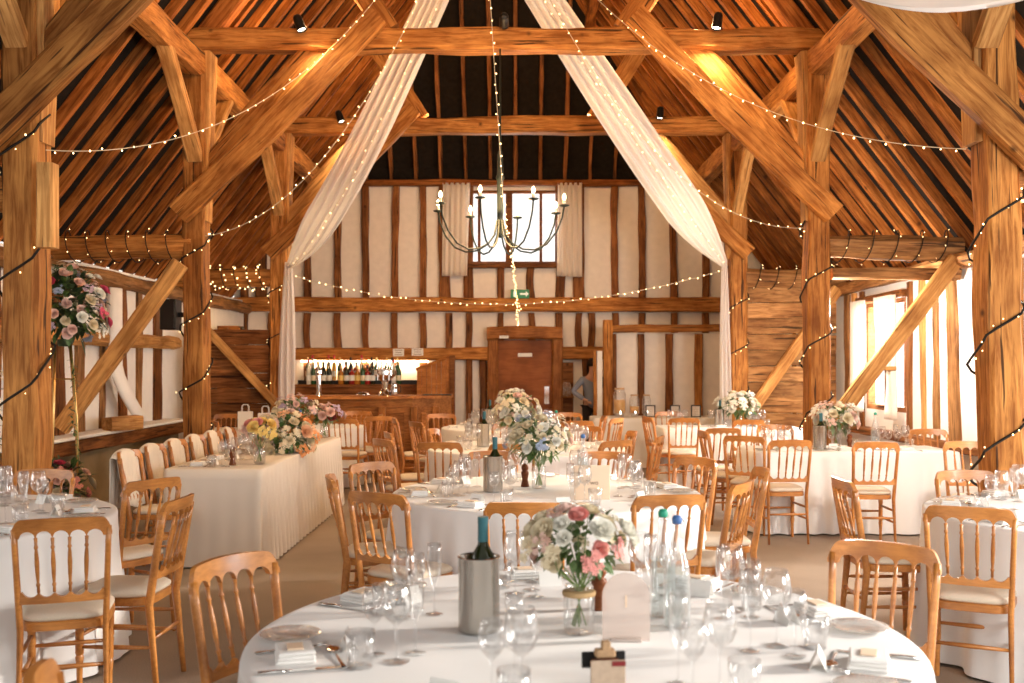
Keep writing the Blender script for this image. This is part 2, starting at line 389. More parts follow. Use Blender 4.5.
for i in range(4):
    Y = P[i]; T = tr_name[i]
    for s in (-1, 1):
        X = XL if s < 0 else XR; sn = side_name[s]
        if i == 0: continue
        post(s, i)
        # passing brace and arch brace
        ex_ = .42 if i == 1 else 0
        tagb(beam('passing_brace', (X+s*(.12+ex_), Y-.20, 3.05-ex_), (XC+s*1.28, Y-.20, 5.04), .12, .23, 'oak', wob=.02, bow=-.05), 'long diagonal oak brace halved over the tie on the %s of the %s' % (sn, T), group='passing braces')
        tagb(beam('arch_brace', (X-s*.1, Y+.02, 3.44), (XC+s*1.85, Y+.02, 4.80), .15, .27, 'oak_pale' if i == 3 else 'oak', wob=.02, bow=.07), 'stout arch brace from post up to tie on the %s of the %s' % (sn, T), group='arch braces')
        # raking strut above the tie
        xt = XC+s*1.2; xe = XC+s*2.02
        tagb(beam('raking_strut', (xt, Y, ZT+.22), (xe, Y, roof_z(xe)+.02), .14, .24, 'oak', wob=.015), 'raking roof strut standing on the tie, %s of the %s' % (sn, T), group='raking struts')
        # principal rafter
        beam('roof_principal_rafter', (X+s*.25, Y, roof_z(X+s*.25)+.02), (XC+s*.05, Y, RZ-.02), .14, .2, 'rafter', kind='structure')
        # arcade braces, towards the camera
        tagb(beam('arcade_brace', (X-s*.02, Y-.10, 3.62), (X-s*.02, Y-1.12, 4.60), .10, .15, 'oak_pale', wob=.012, bow=.04, up=(1, 0, 0)), 'slim curved brace from post to arcade plate, %s of the %s' % (sn, T), group='arcade braces')
        if i < 3: tagb(beam('arcade_brace', (X-s*.02, Y+.10, 3.62), (X-s*.02, Y+1.12, 4.60), .10, .15, 'oak_pale', wob=.012, bow=.04, up=(1, 0, 0)), 'slim brace rising away behind the post, %s of the %s' % (sn, T), group='arcade braces')
        # aisle tie
        W = WL if s < 0 else WR
        zt = 2.75 if i != 1 else (2.66 if s < 0 else 2.74)
        tagb(beam('aisle_tie', (X+s*.02, Y, zt), (W+s*(-.02), Y, zt-.02), .22, .24, 'stud_pale' if s > 0 else 'oak', wob=.035, ch=.28), 'rough aisle tie from post to outer wall on the %s of the %s' % (sn, T), group='aisle ties')
        if s > 0 and i == 2:
            tagb(beam('aisle_rail', (X+.16, Y+.02, 2.47), (W-.02, Y+.02, 2.47), .12, .12, 'stud_pale', wob=.02, ch=.2), 'lower waney rail below the aisle tie wound with lights', group=None)
    if i:
        c = 'tie beam of the %s, spanning between both arcade posts' % T
        tagb(beam('tie_beam', (XL-.05, Y, ZT+.12), (XR+.05, Y, ZT+.12), .24, .22, 'oak', wob=.025, seg=30, bow=.0), 'heavy ' + c, group='tie beams')
# aisle braces
tagb(beam('aisle_brace', (XL-.10, P[2]-.18, 2.56), (WL+.16, P[2]-.18, .90), .09, .17, 'oak_pale', wob=.008), 'straight diagonal aisle brace running down from post to sill behind the flower stand')
tagb(beam('aisle_brace', (WR-.13, P[2]-.16, 2.60), (3.22, P[2]-.16, .98), .09, .16, 'oak_pale', wob=.008), 'straight diagonal aisle brace in front of the curtained side window')
tagb(beam('aisle_brace', (-4.22, P[3]-.16, 2.05), (XL-.02, P[3]-.16, 1.02), .08, .11, 'oak_pale', wob=.006), 'pale diagonal brace against the dark plank screen by the bar')
tagb(beam('aisle_brace', (WR-.16, P[3]-.2, 2.58), (3.28, P[3]-.2, .98), .08, .15, 'oak_pale', wob=.006), 'diagonal brace against the horizontal plank screen on the window side')
# arcade plates, bay by bay (scarfed into one run)
for s in (-1, 1):
    X = XL if s < 0 else XR
    o = beam('arcade_plate', (X, 3.0, 4.60), (X, YB-.1, 4.60), .22, .26, 'oak', wob=.02, seg=60)
    tagb(o, 'long arcade plate over the posts on the %s' % side_name[s], group='arcade plates')
# small timber block on the near post
tagb(beam('timber_block', (-2.99, 6.38, 2.29), (-2.99, 6.38, 2.83), .11, .12, 'oak_pale', wob=.004, seg=4, up=(0, 1, 0)), 'short pale timber block fixed on the post near the flower stand', 'timber block')

# ---- gable wall
gw = MB()
wx0, wx1, wz0, wz1 = at(469, 0, YB).x, at(558, 0, YB).x, at(0, 264, YB).z, at(0, 190, YB).z
zt = 4.735
gw.box(((WL-.2+wx0)/2, YB+.1, zt/2), (wx0-WL+.2, .16, zt)).box(((WR+.2+wx1)/2, YB+.1, zt/2), (WR+.2-wx1, .16, zt))
gw.box(((wx0+wx1)/2, YB+.1, wz0/2), (wx1-wx0, .16, wz0)).box(((wx0+wx1)/2, YB+.1, (wz1+zt)/2), (wx1-wx0, .16, zt-wz1))
gable = tag(gw.build('wall_back', 'plaster'), kind='structure')
MB().box((XC, YB+.1, 4.86), (6.6, .16, .25)).build('eaves_board', 'felt', gable)
def vstud(u, v0, v1, w=.13, m='stud', par=None, Y=YB-.02, lean=0):
    a = at(u, v1, YB); b2 = at(u+lean, v0, YB)
    return beam('stud', (a.x, Y, a.z), (b2.x, Y, b2.z), .10, w, m, wob=.022, up=(1, 0, 0), parent=par or gable, seg=10, bow=rnd.uniform(-.02, .02), bowdir=(1, 0, 0))
for u in (245, 262, 308, 338, 366, 395, 423, 615, 642, 674, 705, 728): vstud(u, 184, 299, w=.115 if u != 262 else .2, lean=rnd.uniform(-1.5, 1.5))
for u, w in ((445, .2), (469, .17), (560, .16), (579, .2)): vstud(u, 184, 299, w=w)
for u in (501, 531): vstud(u, 268, 299, w=.12)
for u in (245, 272, 308, 338, 366, 395, 423, 449, 469, 501, 531, 559, 579, 591, 615, 642, 674, 705): vstud(u, 313, 348, w=.115)
for u, w in ((272, .12), (308, .12), (366, .12), (395, .12), (423, .12), (449, .13), (469, .115), (483, .12)): vstud(u, 359, 458, w=w)
for u in (586,): vstud(u, 359, 458, w=.13)
def rail(u0, u1, v, h, name='wall_rail', m='oak', Y=YB-.08, bow=0):
    a = at(u0, v, YB); b2 = at(u1, v, YB)
    return beam(name, (a.x, Y, a.z), (b2.x, Y, b2.z), .16, h, m, wob=.02, parent=gable, seg=26, bow=bow)
rail(205, 732, 305, .25); rail(240, 489, 354, .22); rail(561, 606, 353, .22); rail(225, 735, 184, .10, m='rafter')
# cross wall studs in the aisle
for u in (205, 222, 235): vstud(u, 300, 420, w=.12)

# ---- side walls
def side_wall(name, X, s, y0, y1, holes=()):
    m = MB(); z1 = 2.66
    ys = [y0]+[q for h in holes for q in h[:2]]+[y1]
    for a, b2 in zip(ys[::2], ys[1::2]): m.box((X+s*.08, (a+b2)/2, z1/2), (.14, b2-a, z1))
    for (a, b2, h0, h1) in holes:
        m.box((X+s*.08, (a+b2)/2, h0/2), (.14, b2-a, h0)).box((X+s*.08, (a+b2)/2, (h1+z1)/2), (.14, b2-a, z1-h1))
    return tag(m.build(name, 'plaster_white'), kind='structure')
lw = side_wall('wall_left', WL, -1, -1.5, YB, [(3.0, 6.0, .9, 2.2)])
WIN = (11.62, 12.92, .98, 2.34)
rw = side_wall('wall_right', WR, 1, 8.2, YB, [WIN])
def sstud(wall, X, Y, w, z0=.8, z1=2.5, m='stud_pale', dx=.0, lean=0):
    dx = -.05 if X < 0 else .05
    return beam('stud', (X+dx, Y, z0), (X+dx, Y+lean, z1), w, .09, m, wob=.02, up=(1, 0, 0), parent=wall, seg=10)
for Y, w, m in ((7.2, .2, 'stud'), (7.8, .14, 'stud'), (8.45, .16, 'stud'), (9.0, .13, 'stud'), (9.6, .15, 'stud_pale'), (10.25, .24, 'stud'), (10.75, .2, 'stud_pale'), (11.35, .13, 'stud_pale'), (11.95, .22, 'stud'), (12.45, .15, 'stud_pale'), (13.1, .27, 'stud')):
    sstud(lw, WL+.03, Y, w, m=m, lean=rnd.uniform(-.05, .05))
beam('wall_plate', (WL+.05, 6.6, 2.52), (WL+.05, 17.3, 2.52), .2, .17, 'stud_pale', wob=.03, parent=lw, seg=40, ch=.25)
beam('wall_rail', (WL+.06, 6.3, 1.82), (WL+.06, 13.7, 1.84), .17, .16, 'oak_pale', wob=.03, parent=lw, seg=30, ch=.25)
beam('wall_sill', (WL+.10, 6.3, .70), (WL+.10, 13.7, .70), .24, .16, 'stud', wob=.02, parent=lw, seg=30)
MB().box((WL+.04, 10, .31), (.08, 7.4, .62)).build('plinth', plain('plinth_tan', (.30, .22, .12), .8, var=.1, bs=5), lw)
MB().box((WL+.14, 10.1, .80), (.30, 6.6, .035), bev=.01).build('sill_board', 'plaster_white', lw)
# curved plaster reveal beside the stand
pts = []
for k in range(15):
    t = k/14; a = at(118+34*max(0, (t-.55)/.45)**1.7, 296+(133*t), 11.4); pts.append(a)
cv = MB(); G = []
for k, p_ in enumerate(pts):
    t = k/14; w = .30+.04*t
    G.append([(WL+.13+.14*math.sin(PI*j/6)*.4+.35*max(0, t-.6), p_.y-w/2+w*j/6+1.3*max(0, (t-.55)/.45)**1.7*.35, 2.42-1.55*t) for j in range(7)])
cv.grid(G); cv.build('curved_plaster_panel', 'plaster_white', lw, smooth=True, solid=.03)
# right wall
for Y, w, m, l in ((9.0, .17, 'stud_pale', .02), (9.62, .15, 'stud_pale', 0), (10.28, .22, 'stud_pale', .12), (10.74, .11, 'stud_pale', .05), (11.1, .12, 'oak_pale', .02), (11.48, .12, 'stud', .0), (13.04, .12, 'stud', 0), (13.34, .11, 'oak_pale', 0), (13.62, .16, 'stud_pale', 0), (14.6, .13, 'stud', 0), (15.4, .13, 'stud', 0), (16.2, .13, 'stud', 0)):
    sstud(rw, WR-.03, Y, w, z0=.74, m=m, lean=l)
beam('wall_plate', (WR-.05, 8.25, 2.60), (WR-.05, 17.3, 2.56), .2, .14, 'stud_pale', wob=.025, parent=rw, seg=40, ch=.25)
beam('wall_sill', (WR-.06, 8.25, .70), (WR-.06, 13.6, .70), .18, .09, 'stud', wob=.015, parent=rw, seg=20)
# windows
def window(name, c, size, axis, bars, mh=.05, depth=.10, hbars=0):
    """c centre; size (width, height); axis 'x' in the gable, 'y' in a side wall"""
    w, h = size; o = empty(name, c); tag(o, kind='structure')
    rz = 0 if axis == 'x' else PI/2
    m = MB(); m.box((0, 0, h/2-mh/2), (w, depth, mh)).box((0, 0, -h/2+mh/2), (w, depth, mh)).box((-w/2+mh/2, 0, 0), (mh, depth, h-2*mh)).box((w/2-mh/2, 0, 0), (mh, depth, h-2*mh))
    for b2, bw in bars: m.box((b2, 0, 0), (bw, depth*.8, h-2*mh))
    for k in range(hbars): m.box((0, 0, -h/2+h*(k+1)/(hbars+1)), (w-2*mh, depth*.5, .03))
    m.build('window_frame', 'stud', o, rot=(0, 0, rz))
    MB().box((0, 0, 0), (w-mh, .006, h-mh)).build('pane', 'pane', o, rot=(0, 0, rz), loc=(0, 0, 0))
    return o
window('window_1', ((wx0+wx1)/2, YB+.10, (wz0+wz1)/2), (wx1-wx0, wz1-wz0), 'x', [(at(509, 0, YB).x-(wx0+wx1)/2, .12), (at(541, 0, YB).x-(wx0+wx1)/2, .05), (at(479, 0, YB).x-(wx0+wx1)/2, .05)])
beam('window_sill', (wx0-.05, YB-.05, wz0-.03), (wx1+.05, YB-.05, wz0-.03), .2, .09, 'stud', parent=gable, seg=8)
window('window_2', (WR+.06, (WIN[0]+WIN[1])/2, (WIN[2]+WIN[3])/2), (WIN[1]-WIN[0], WIN[3]-WIN[2]), 'y', [(.0, .1)], mh=.06)
window('window_3', (WL-.08, 4.5, 1.55), (3.0, 1.3), 'y', [(-.75, .05), (0, .05), (.75, .05)], mh=.06, hbars=1)
beam('window_head', (WR-.06, WIN[0]-.1, WIN[3]+.03), (WR-.06, WIN[1]+.1, WIN[3]+.03), .1, .09, 'stud', parent=rw, seg=6)

# curtains
def curtain(name, pts_top, pts_bot, folds, amp, label, nrm, mat='curtain', pinch=None, lean=0, nz=14):
    """hangs between two lines; pinch = (t, factor, shift) gathers it"""
    a0, a1 = Vector(pts_top[0]), Vector(pts_top[1]); b0, b1 = Vector(pts_bot[0]), Vector(pts_bot[1]); n = Vector(nrm)
    G = []; nu = folds*8
    for k in range(nz+1):
        t = k/nz; row = []
        A = a0.lerp(b0, t); B = a1.lerp(b1, t)
        if pinch:
            pt, pf, sh = pinch; g = math.exp(-((t-pt)/.22)**2) if t < pt else math.exp(-((t-pt)/.5)**2)
            C = A.lerp(B, sh); A = A.lerp(C, g*pf); B = B.lerp(C, g*pf)
        for j in range(nu+1):
            q = j/nu; row.append(A.lerp(B, q)+n*(amp*math.sin(q*folds*2*PI+.7*math.sin(3*q+2*t))*(1+.2*math.sin(7*q))))
        G.append(row)
    m = MB(); m.grid(G); o = m.build(name, mat, smooth=True, solid=.004); tag(o, label, 'curtain'); return o
yb = YB-.17
curtain('curtain', (at(443, 183, yb), at(470, 183, yb)), (at(442, 276, yb), at(467, 276, yb)), 5, .025, 'white curtain hanging at the bar side of the high gable window', (0, 1, 0))
curtain('curtain', (at(558, 183, yb), at(582, 183, yb)), (at(557, 276, yb), at(582, 277, yb)), 5, .025, 'white curtain hanging at the outer side of the high gable window', (0, 1, 0))
xw = WR-.16
curtain('curtain', ((xw, 12.55, 2.36), (xw, 13.0, 2.36)), ((xw, 12.62, .95), (xw, 12.98, .95)), 5, .025, 'white side window curtain hanging straight by the far jamb', (1, 0, 0))
curtain('curtain', ((xw, 11.55, 2.36), (xw, 12.15, 2.36)), ((xw, 11.5, .9), (xw, 11.95, .9)), 6, .03, 'white side window curtain tied back at its waist', (1, 0, 0), pinch=(.62, .72, .1))
tb = MB().box((xw-.03, 11.66, 1.50), (.12, .24, .05), bev=.01).build('tie_back', 'oak_pale'); tag(tb, 'small timber tie back block holding the side window curtain', 'tie back')

# plank screens at the far truss
def planks(X0, X1, Y, z1, name, label, n, mat='plank'):
    o = empty(name, ((X0+X1)/2, Y, 0)); h = z1/n
    for k in range(n):
        beam('board', (X0, Y+rnd.uniform(-.012, .012), h*(k+.5)), (X1, Y+rnd.uniform(-.012, .012), h*(k+.5)+rnd.uniform(-.01, .01)), .06, h*.985, mat, wob=.012, parent=o, seg=8, ch=.12)
    tag(o, label, 'plank screen'); return o
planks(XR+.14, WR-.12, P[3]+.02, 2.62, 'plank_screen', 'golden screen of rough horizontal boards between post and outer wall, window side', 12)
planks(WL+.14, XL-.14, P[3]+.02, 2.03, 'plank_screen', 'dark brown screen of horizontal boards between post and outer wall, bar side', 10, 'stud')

# door in the gable wall
yd = YB-.03
d0 = at(498, 340, YB); d1 = at(552, 458, YB)
dr = empty('door_1', ((d0.x+d1.x)/2, yd, 0)); tag(dr, kind='structure')
zd = d0.z; wd = d1.x-d0.x
beam('jamb', (at(493, 0, YB).x, YB-.1, 0), (at(493, 0, YB).x, YB-.1, zd+.02), .2, .19, 'bar', parent=dr, up=(1, 0, 0))
beam('jamb', (at(557, 0, YB).x, YB-.1, 0), (at(557, 0, YB).x, YB-.1, zd+.02), .2, .19, 'bar', parent=dr, up=(1, 0, 0))
beam('lintel', (at(487, 0, YB).x, YB-.12, at(0, 334, YB).z), (at(562, 0, YB).x, YB-.12, at(0, 334, YB).z), .26, .22, 'bar', parent=dr, bow=.02)
leaf = MB().box((0, -.045, zd/2), (wd, .05, zd)).build('door_leaf', 'door', dr)
MB().box((at(525, 0, YB).x-dr.location.x, -.078, at(0, 355, YB).z), (.25, .012, .065), bev=.004).build('door_sign', 'white_sign', leaf)
MB().box((at(546.5, 0, YB).x-dr.location.x, -.078, at(0, 395, YB).z), (.09, .012, .31), bev=.004).build('push_plate', 'chrome', leaf)
def text(s, loc, size, mat, name='lettering', parent=None, rot=(PI/2, 0, 0), ext=.001):
    c = bpy.data.curves.new(name, 'FONT'); c.body = s; c.size = size; c.extrude = ext; c.align_x = 'CENTER'; c.align_y = 'CENTER'
    o = bpy.data.objects.new(name, c); COL.objects.link(o); o.data.materials.append(M[mat])
    bpy.context.view_layer.update()
    me = bpy.data.meshes.new_from_object(o.evaluated_get(bpy.context.evaluated_depsgraph_get())); bpy.data.objects.remove(o)
    o = bpy.data.objects.new(name, me); COL.objects.link(o); o.location = loc; o.rotation_euler = rot
    if parent: o.parent = parent
    return o
# notices on the rail, exit sign, plates
def notice(u, v, w, h, Y, label, lines=3, mat='white_sign', name='notice', cat='notice'):
    p_ = at(u, v, Y); o = MB().box((0, 0, 0), (w, .012, h), bev=.002).build(name, mat, loc=(p_.x, Y, p_.z)); tag(o, label, cat)
    m = MB()
    for k in range(lines): m.box((0, -.0065, h*.3-k*h*.6/max(1, lines-1)), (w*.7*(1-.2*(k % 2)), .002, h*.07))
    if lines: m.build('printed_lines', 'paperprint', o)
    return o
notice(398.5, 352.5, .19, .13, YB-.175, 'white printed notice on the rail above the bar, first of two')
notice(417.5, 352, .20, .13, YB-.175, 'white printed notice on the rail above the sloping board end')
notice(504, 337, .16, .05, YB-.27, 'small white plate fixed on the door lintel', 1)
ex = MB().box((0, 0, 0), (.32, .03, .15), bev=.004).build('exit_sign', 'green_sign', loc=tuple(at(520, 294, YB-.17))); tag(ex, 'green emergency exit sign on the gable rail', 'exit sign')
am = MB(); am.box((.06, -.017, 0), (.12, .004, .03)).add([(.10, -.018, .05), (.10, -.018, -.05), (.15, -.018, 0)], [(0, 1, 2)]).box((-.09, -.017, .0), (.05, .004, .10)); am.build('arrow_and_door_symbol', 'exit_white', ex)

# stud partition and corridor on the window side
yp = 15.9
pt = empty('partition_wall', (2.4, yp, 0)); tag(pt, kind='structure')
pa = at(611, 333, yp); pb = at(724, 326, yp); 
MB().box(((pa.x+pb.x)/2+.02, yp+.06, (pa.z+.02)/2), (pb.x-pa.x, .08, pa.z-.02)).build('infill', 'plaster', pt).location = (-2.4, -yp, 0)
def pbeam(name, u0, v0, u1, v1, w, h, m='oak', up=(1, 0, 0)):
    a = at(u0, v0, yp); b2 = at(u1, v1, yp)
    return beam(name, (a.x, yp-.03, a.z), (b2.x, yp-.03, b2.z), w, h, m, wob=.014, up=up, parent=pt, seg=12)
pbeam('post', 607.5, 461, 607.5, 320, .2, .14); pbeam('top_rail', 611, 329, 726, 328, .16, .12, up=(0, 0, 1), m='oak')
for u, w in ((613.5, .08), (641.5, .1), (668, .11), (698, .12)): pbeam('stud', u, 461, u+rnd.uniform(-1, 1), 334, .1, w, 'stud' if u != 698 else 'oak')
a = at(599.5, 351, 15.9)
MB().box((a.x, 16.0, a.z/2), (.08, .3, a.z)).build('white_end_panel', 'plaster_white', pt).location = (-2.4, -yp, 0)
pbeam('door_post', 595, 461, 595, 351, .08, .05)
# niche with shelf and jar
ns = empty('wall_shelf', tuple(at(567.5, 397, YB-.2)))
MB().box((0, .02, 0), (.21, .24, .03)).build('shelf_board', 'stud', ns); MB().box((0, .17, .3), (.22, .02, .6)).box((0, .17, -.35), (.22, .02, .7)).build('back_board', 'stud', ns)
tag(ns, 'dark wooden shelf unit beside the door holding a glass jar', 'shelf')
# ------------------------------------------------------------------ chairs
def back_y(z, x=0):
    t = max(0, (z-.42)/.5)
    return -.185-.075*t-.045*(1-(x/.21)**2)*min(1, t*1.3)+.0
def make_chair():
    o = empty('banquet_chair')
    # seat frame + pad (trapezoid with rounded corners)
    def outline(g=0, n=40):
        pts = []
        for k in range(n):
            a = 2*PI*k/n; c, s = math.cos(a), math.sin(a); e = .42
            X = (abs(c)**e)*(1 if c > 0 else -1); Y = (abs(s)**e)*(1 if s > 0 else -1)
            w = .198+.018*Y
            pts.append((X*(w+g), Y*(.19+g)+.0))
        return pts
    def slab(z, prof):
        m = MB(); vs = []; n = 40
        for g, zz in prof:
            vs += [(x, y, z+zz) for x, y in outline(g, n)]
        fs = [tuple(range(n-1, -1, -1)), tuple(range((len(prof)-1)*n, len(prof)*n))]
        for k in range(len(prof)-1):
            for i in range(n): fs.append((k*n+i, k*n+(i+1) % n, (k+1)*n+(i+1) % n, (k+1)*n+i))
        return m.add(vs, fs)
    slab(.415, [(-.012, 0), (0, .004), (0, .036), (-.01, .042)]).build('seat_frame', 'chair', o, smooth=True, ang=50)
    slab(.457, [(-.012, 0), (-.002, .008), (-.002, .022), (-.02, .036), (-.07, .044), (-.14, .047)]).build('seat_pad', 'pad', o, smooth=True)
    # rear stiles, floor to top rail
    for s in (-1, 1):
        zs = [0, .2, .42, .5, .6, .7, .8, .875]
        pts = [(s*(.180+.006*max(0, (.42-z))*2+.017*max(0, z-.42)/.46), (-.185-.12*(.42-z)*.8 if z < .42 else back_y(z, .20)), z) for z in zs]
        rr = [.014, .017, .021, .021, .020, .019, .019, .019]
        MB().sweep(pts, rr, 8, flat=.72, up=(0, 1, 0)).build('rear_leg', 'chair', o, smooth=True)
        fp = [(s*.172, .150, .42), (s*.176, .158, .30), (s*.180, .166, .15), (s*.183, .172, 0)]
        MB().lathe([(.012, 0), (.0135, .02), (.015, .12), (.020, .17), (.016, .18), (.020, .19), (.0195, .30), (.018, .33), (.021, .34), (.021, .42)], 10).build('front_leg', 'chair', o, loc=(s*.176, .158, 0), smooth=True, ang=40)
    # top rail with five arches underneath
    N = 61; xs = [-.211+.422*i/(N-1) for i in range(N)]
    def ztop(x): 
        a = abs(x)/.211; return .915+.010*(1-a*a) - (.062*(max(0, (a-.78)/.22))**2.6)
    def arch(x, half=.165, n=5):
        if abs(x) >= half: return None
        u = ((x+half)/(2*half)*n) % 1; return math.sqrt(max(0, 1-(2*u-1)**2))
    zb = []
    for x in xs:
        a = arch(x, .176)
        zb.append(.838 if a is None else .833+.033*a+.006*(1-(x/.176)**2))
    MB().strip(xs, [ztop(x) for x in xs], zb, lambda x, z: back_y(z, x)-.011, lambda x, z: back_y(z, x)+.011).build('top_rail', 'chair', o, smooth=True, ang=40)
    # lower rail with scalloped top
    N = 51; xs = [-.190+.380*i/(N-1) for i in range(N)]; zt_ = []
    for x in xs:
        a = arch(x, .165); zt_.append(.600 if a is None else .606-.030*a)
    MB().strip(xs, zt_, [.548]*N, lambda x, z: back_y(.58, x)-.010, lambda x, z: back_y(.58, x)+.010).build('lower_rail', 'chair', o, smooth=True, ang=40)
    for k in range(4):
        u = (k+1)/5; xt = -.176+.352*u; xb = -.165+.330*u
        za, zb_ = .598, .840; pts = []; rr = []
        for t, r in ((0, .0075), (.10, .0065), (.13, .0095), (.15, .0095), (.17, .006), (.33, .009), (.55, .0105), (.72, .0085), (.80, .006), (.82, .0095), (.84, .0095), (.87, .0065), (1, .0085)):
            z = za+(zb_-za)*t; x = xb+(xt-xb)*t; pts.append((x, back_y(z, x), z)); rr.append(r)
        MB().sweep(pts, rr, 7, up=(0, 1, 0)).build('spindle', 'chair', o, smooth=True)
    def st(a, b2, r=.0095): MB().sweep([a, Vector(a).lerp(Vector(b2), .5), b2], [r*.85, r*1.25, r*.85], 7).build('stretcher', 'chair', o, smooth=True)
    for s in (-1, 1):
        st((s*.184, -.205, .22), (s*.178, .158, .22)); st((s*.183, -.198, .32), (s*.177, .158, .32))
    st((-.18, -.202, .26), (.18, -.202, .26)); st((-.176, .158, .27), (.176, .158, .27))
    return o
chair0 = make_chair(); chair0.scale = (.93, .97, .977); chair_used = [False]
labels_seen = set()
def place_chair(x, y, head, label, group='banquet chairs'):
    a = R(head)
    bx, by = -(-.255)*math.sin(a)*-1, 0
    # back top sits at local (0,-.255)
    off = Vector((-.255*-math.sin(a), -.255*math.cos(a), 0))
    o = chair0 if not chair_used[0] else copy_tree(chair0)
    chair_used[0] = True
    o.location = (x-off.x, y-off.y, 0); o.rotation_euler = (0, 0, a)
    assert label not in labels_seen, label
    labels_seen.add(label)
    tag(o, label, 'chair', group); return o
A = 'arched card table'; B2 = 'number board table'
CH_ = [
 # round the table at the bar side edge
 (-1.90, 4.18, 19, 'wooden chair with its back to us, pulled to the flower stand table'),
 (-1.63, 4.83, 88, 'wooden chair in profile, cream seat showing, between flower stand table and arched card table'),
 (-2.03, 5.60, 58, 'wooden chair half turned at the flower stand table, nearest the head table'),
 (-2.86, 6.06, 176, 'wooden chair facing us behind the glasses of the flower stand table by the post'),
 # front table
 (-.93, 3.30, -119, 'pale lit wooden chair angled at the bar side of the arched card table'),
 (-.95, 2.04, -66, 'wooden chair whose rounded top only shows by the plate of the arched card table'),
 (1.32, 3.55, 143, 'wooden chair with broad curved top at the window side of the arched card table'),
 # second table
 (.05, 4.66, -3, 'wooden chair tucked at the number board table, behind the teal topped wine bottle'),
 (.77, 4.92, 12, 'wooden chair tucked at the number board table, behind the two swing top water bottles'),
 (-.69, 5.02, -32, 'wooden chair angled at the number board table, seat over the aisle floor'),
 (-1.04, 5.75, -80, 'wooden chair in profile standing by the end of the long head table'),
 (-.93, 6.5, -132, 'wooden chair turned to the bar side of the number board table'),
 (-.16, 7.35, 180, 'wooden chair facing us behind the steel cooler of the number board table'),
 (.66, 7.3, 170, 'wooden chair facing us behind the glasses of the number board table'),
 (1.25, 6.85, 128, 'wooden chair half turned at the window side of the number board table, beside open floor'),
 (1.52, 6.15, 88, 'wooden chair in profile at the number board table, outer of the close pair'),
 (1.24, 5.45, 62, 'wooden chair with cream seat showing at the number board table, inner of the close pair'),
 # third table
 (-.62, 8.25, 0, 'wooden chair with back to us at the third centre table, barward of the steel cooler'),
 (-.02, 8.1, 0, 'wooden chair with back to us at the third centre table, behind the pepper mill'),
 (-.80, 9.95, -100, 'wooden chair at the bar side of the third centre table, behind its wine glasses'),
 (.87, 8.45, 40, 'wooden chair angled at the third centre table, behind the printed number board'),
 (1.13, 9.6, 95, 'wooden chair in profile at the window side of the third centre table'),
 (1.30, 8.95, 72, 'slim looking wooden chair edge-on, standing behind the number board table glasses'),
 (-1.13, 8.6, -55, 'wooden chair angled to the third centre table, front one of the bar side cluster'),
 (-1.19, 9.5, -75, 'wooden chair turned to the third centre table, second of the bar side cluster'),
 (-.05, 10.85, 180, 'wooden chair facing us behind the flowers of the third centre table'),
 (.75, 10.4, 150, 'wooden chair facing us at the door side of the third centre table'),
 # fourth table
 (-.95, 13.0, -170, 'small looking wooden chair at the fourth centre table, before the bar counter end'),
 (-1.1, 11.2, -60, 'wooden chair angled to the fourth centre table, behind the bar side cluster'),
 (-1.42, 12.0, -80, 'wooden chair in profile at the bar side of the fourth centre table'),
 (-1.68, 12.4, 20, 'wooden chair standing before the panelled bar front, alone between two tables'),
 (.72, 13.3, 178, 'wooden chair facing us before the door niche, at the fourth centre table'),
 (.73, 11.4, 8, 'wooden chair with back to us at the fourth centre table, dark seats behind it'),
 (1.12, 12.45, 92, 'wooden chair in profile in front of the grey drinks table cloth, inner one'),
 (1.24, 12.0, 60, 'wooden chair half turned in front of the grey drinks table cloth, outer one'),
 # small table near the bar
 (-2.03, 11.8, -8, 'wooden chair with back to us at the small white table before the bar'),
 (-2.15, 13.75, 176, 'wooden chair facing us between the small white table and the bar front'),
 (-1.75, 12.9, 95, 'wooden chair in profile at the small white table before the bar'),
 # gift table
 (-3.52, 11.35, 160, 'wooden chair beside the arcade post at the end of the head table'),
 (-3.72, 12.95, 178, 'wooden chair behind the gift table against the plank screen'),
 # window side
 (2.05, 12.0, 0, 'wooden chair with back to us at the screen side table, showing its full legs'),
 (2.12, 13.6, 176, 'wooden chair facing us behind the screen side table, before the black frames'),
 (1.66, 12.35, -78, 'wooden chair in profile at the end of the screen side table'),
 (1.86, 9.75, -88, 'slim edge-on wooden chair between the two window side tables'),
 (2.12, 10.1, 10, 'wooden chair half turned, cream seat showing, between the window side tables'),
 (2.08, 9.0, -28, 'wooden chair angled at the corner of the table under the diagonal aisle brace'),
 (2.74, 11.6, 0, 'wooden chair with back to us at the screen side table, next to the middle post'),
 (2.78, 10.6, 176, 'wooden chair facing us behind the glasses of the trestle table, by the middle post'),
 (2.36, 8.5, 4, 'wooden chair with back to us and full legs showing, at the brace side table'),
 (3.02, 8.3, -3, 'wooden chair with back to us at the brace side table, before its pale cloth'),
 (4.12, 9.9, 178, 'wooden chair facing us against the sunlit white side wall'),
 (3.78, 8.3, 172, 'wooden chair facing us in front of the side wall sill, beside the sunlit post'),
 # table at the window side edge
 (1.86, 5.62, -91, 'wooden chair in profile at the sunlit post table, edge towards us'),
 (2.72, 6.0, 186, 'wooden chair facing us at the sunlit post table, in front of the post'),
 (2.06, 4.5, -27, 'large bright wooden chair with back to us and cream seat at the sunlit post table'),
]
for c in CH_: place_chair(*c)
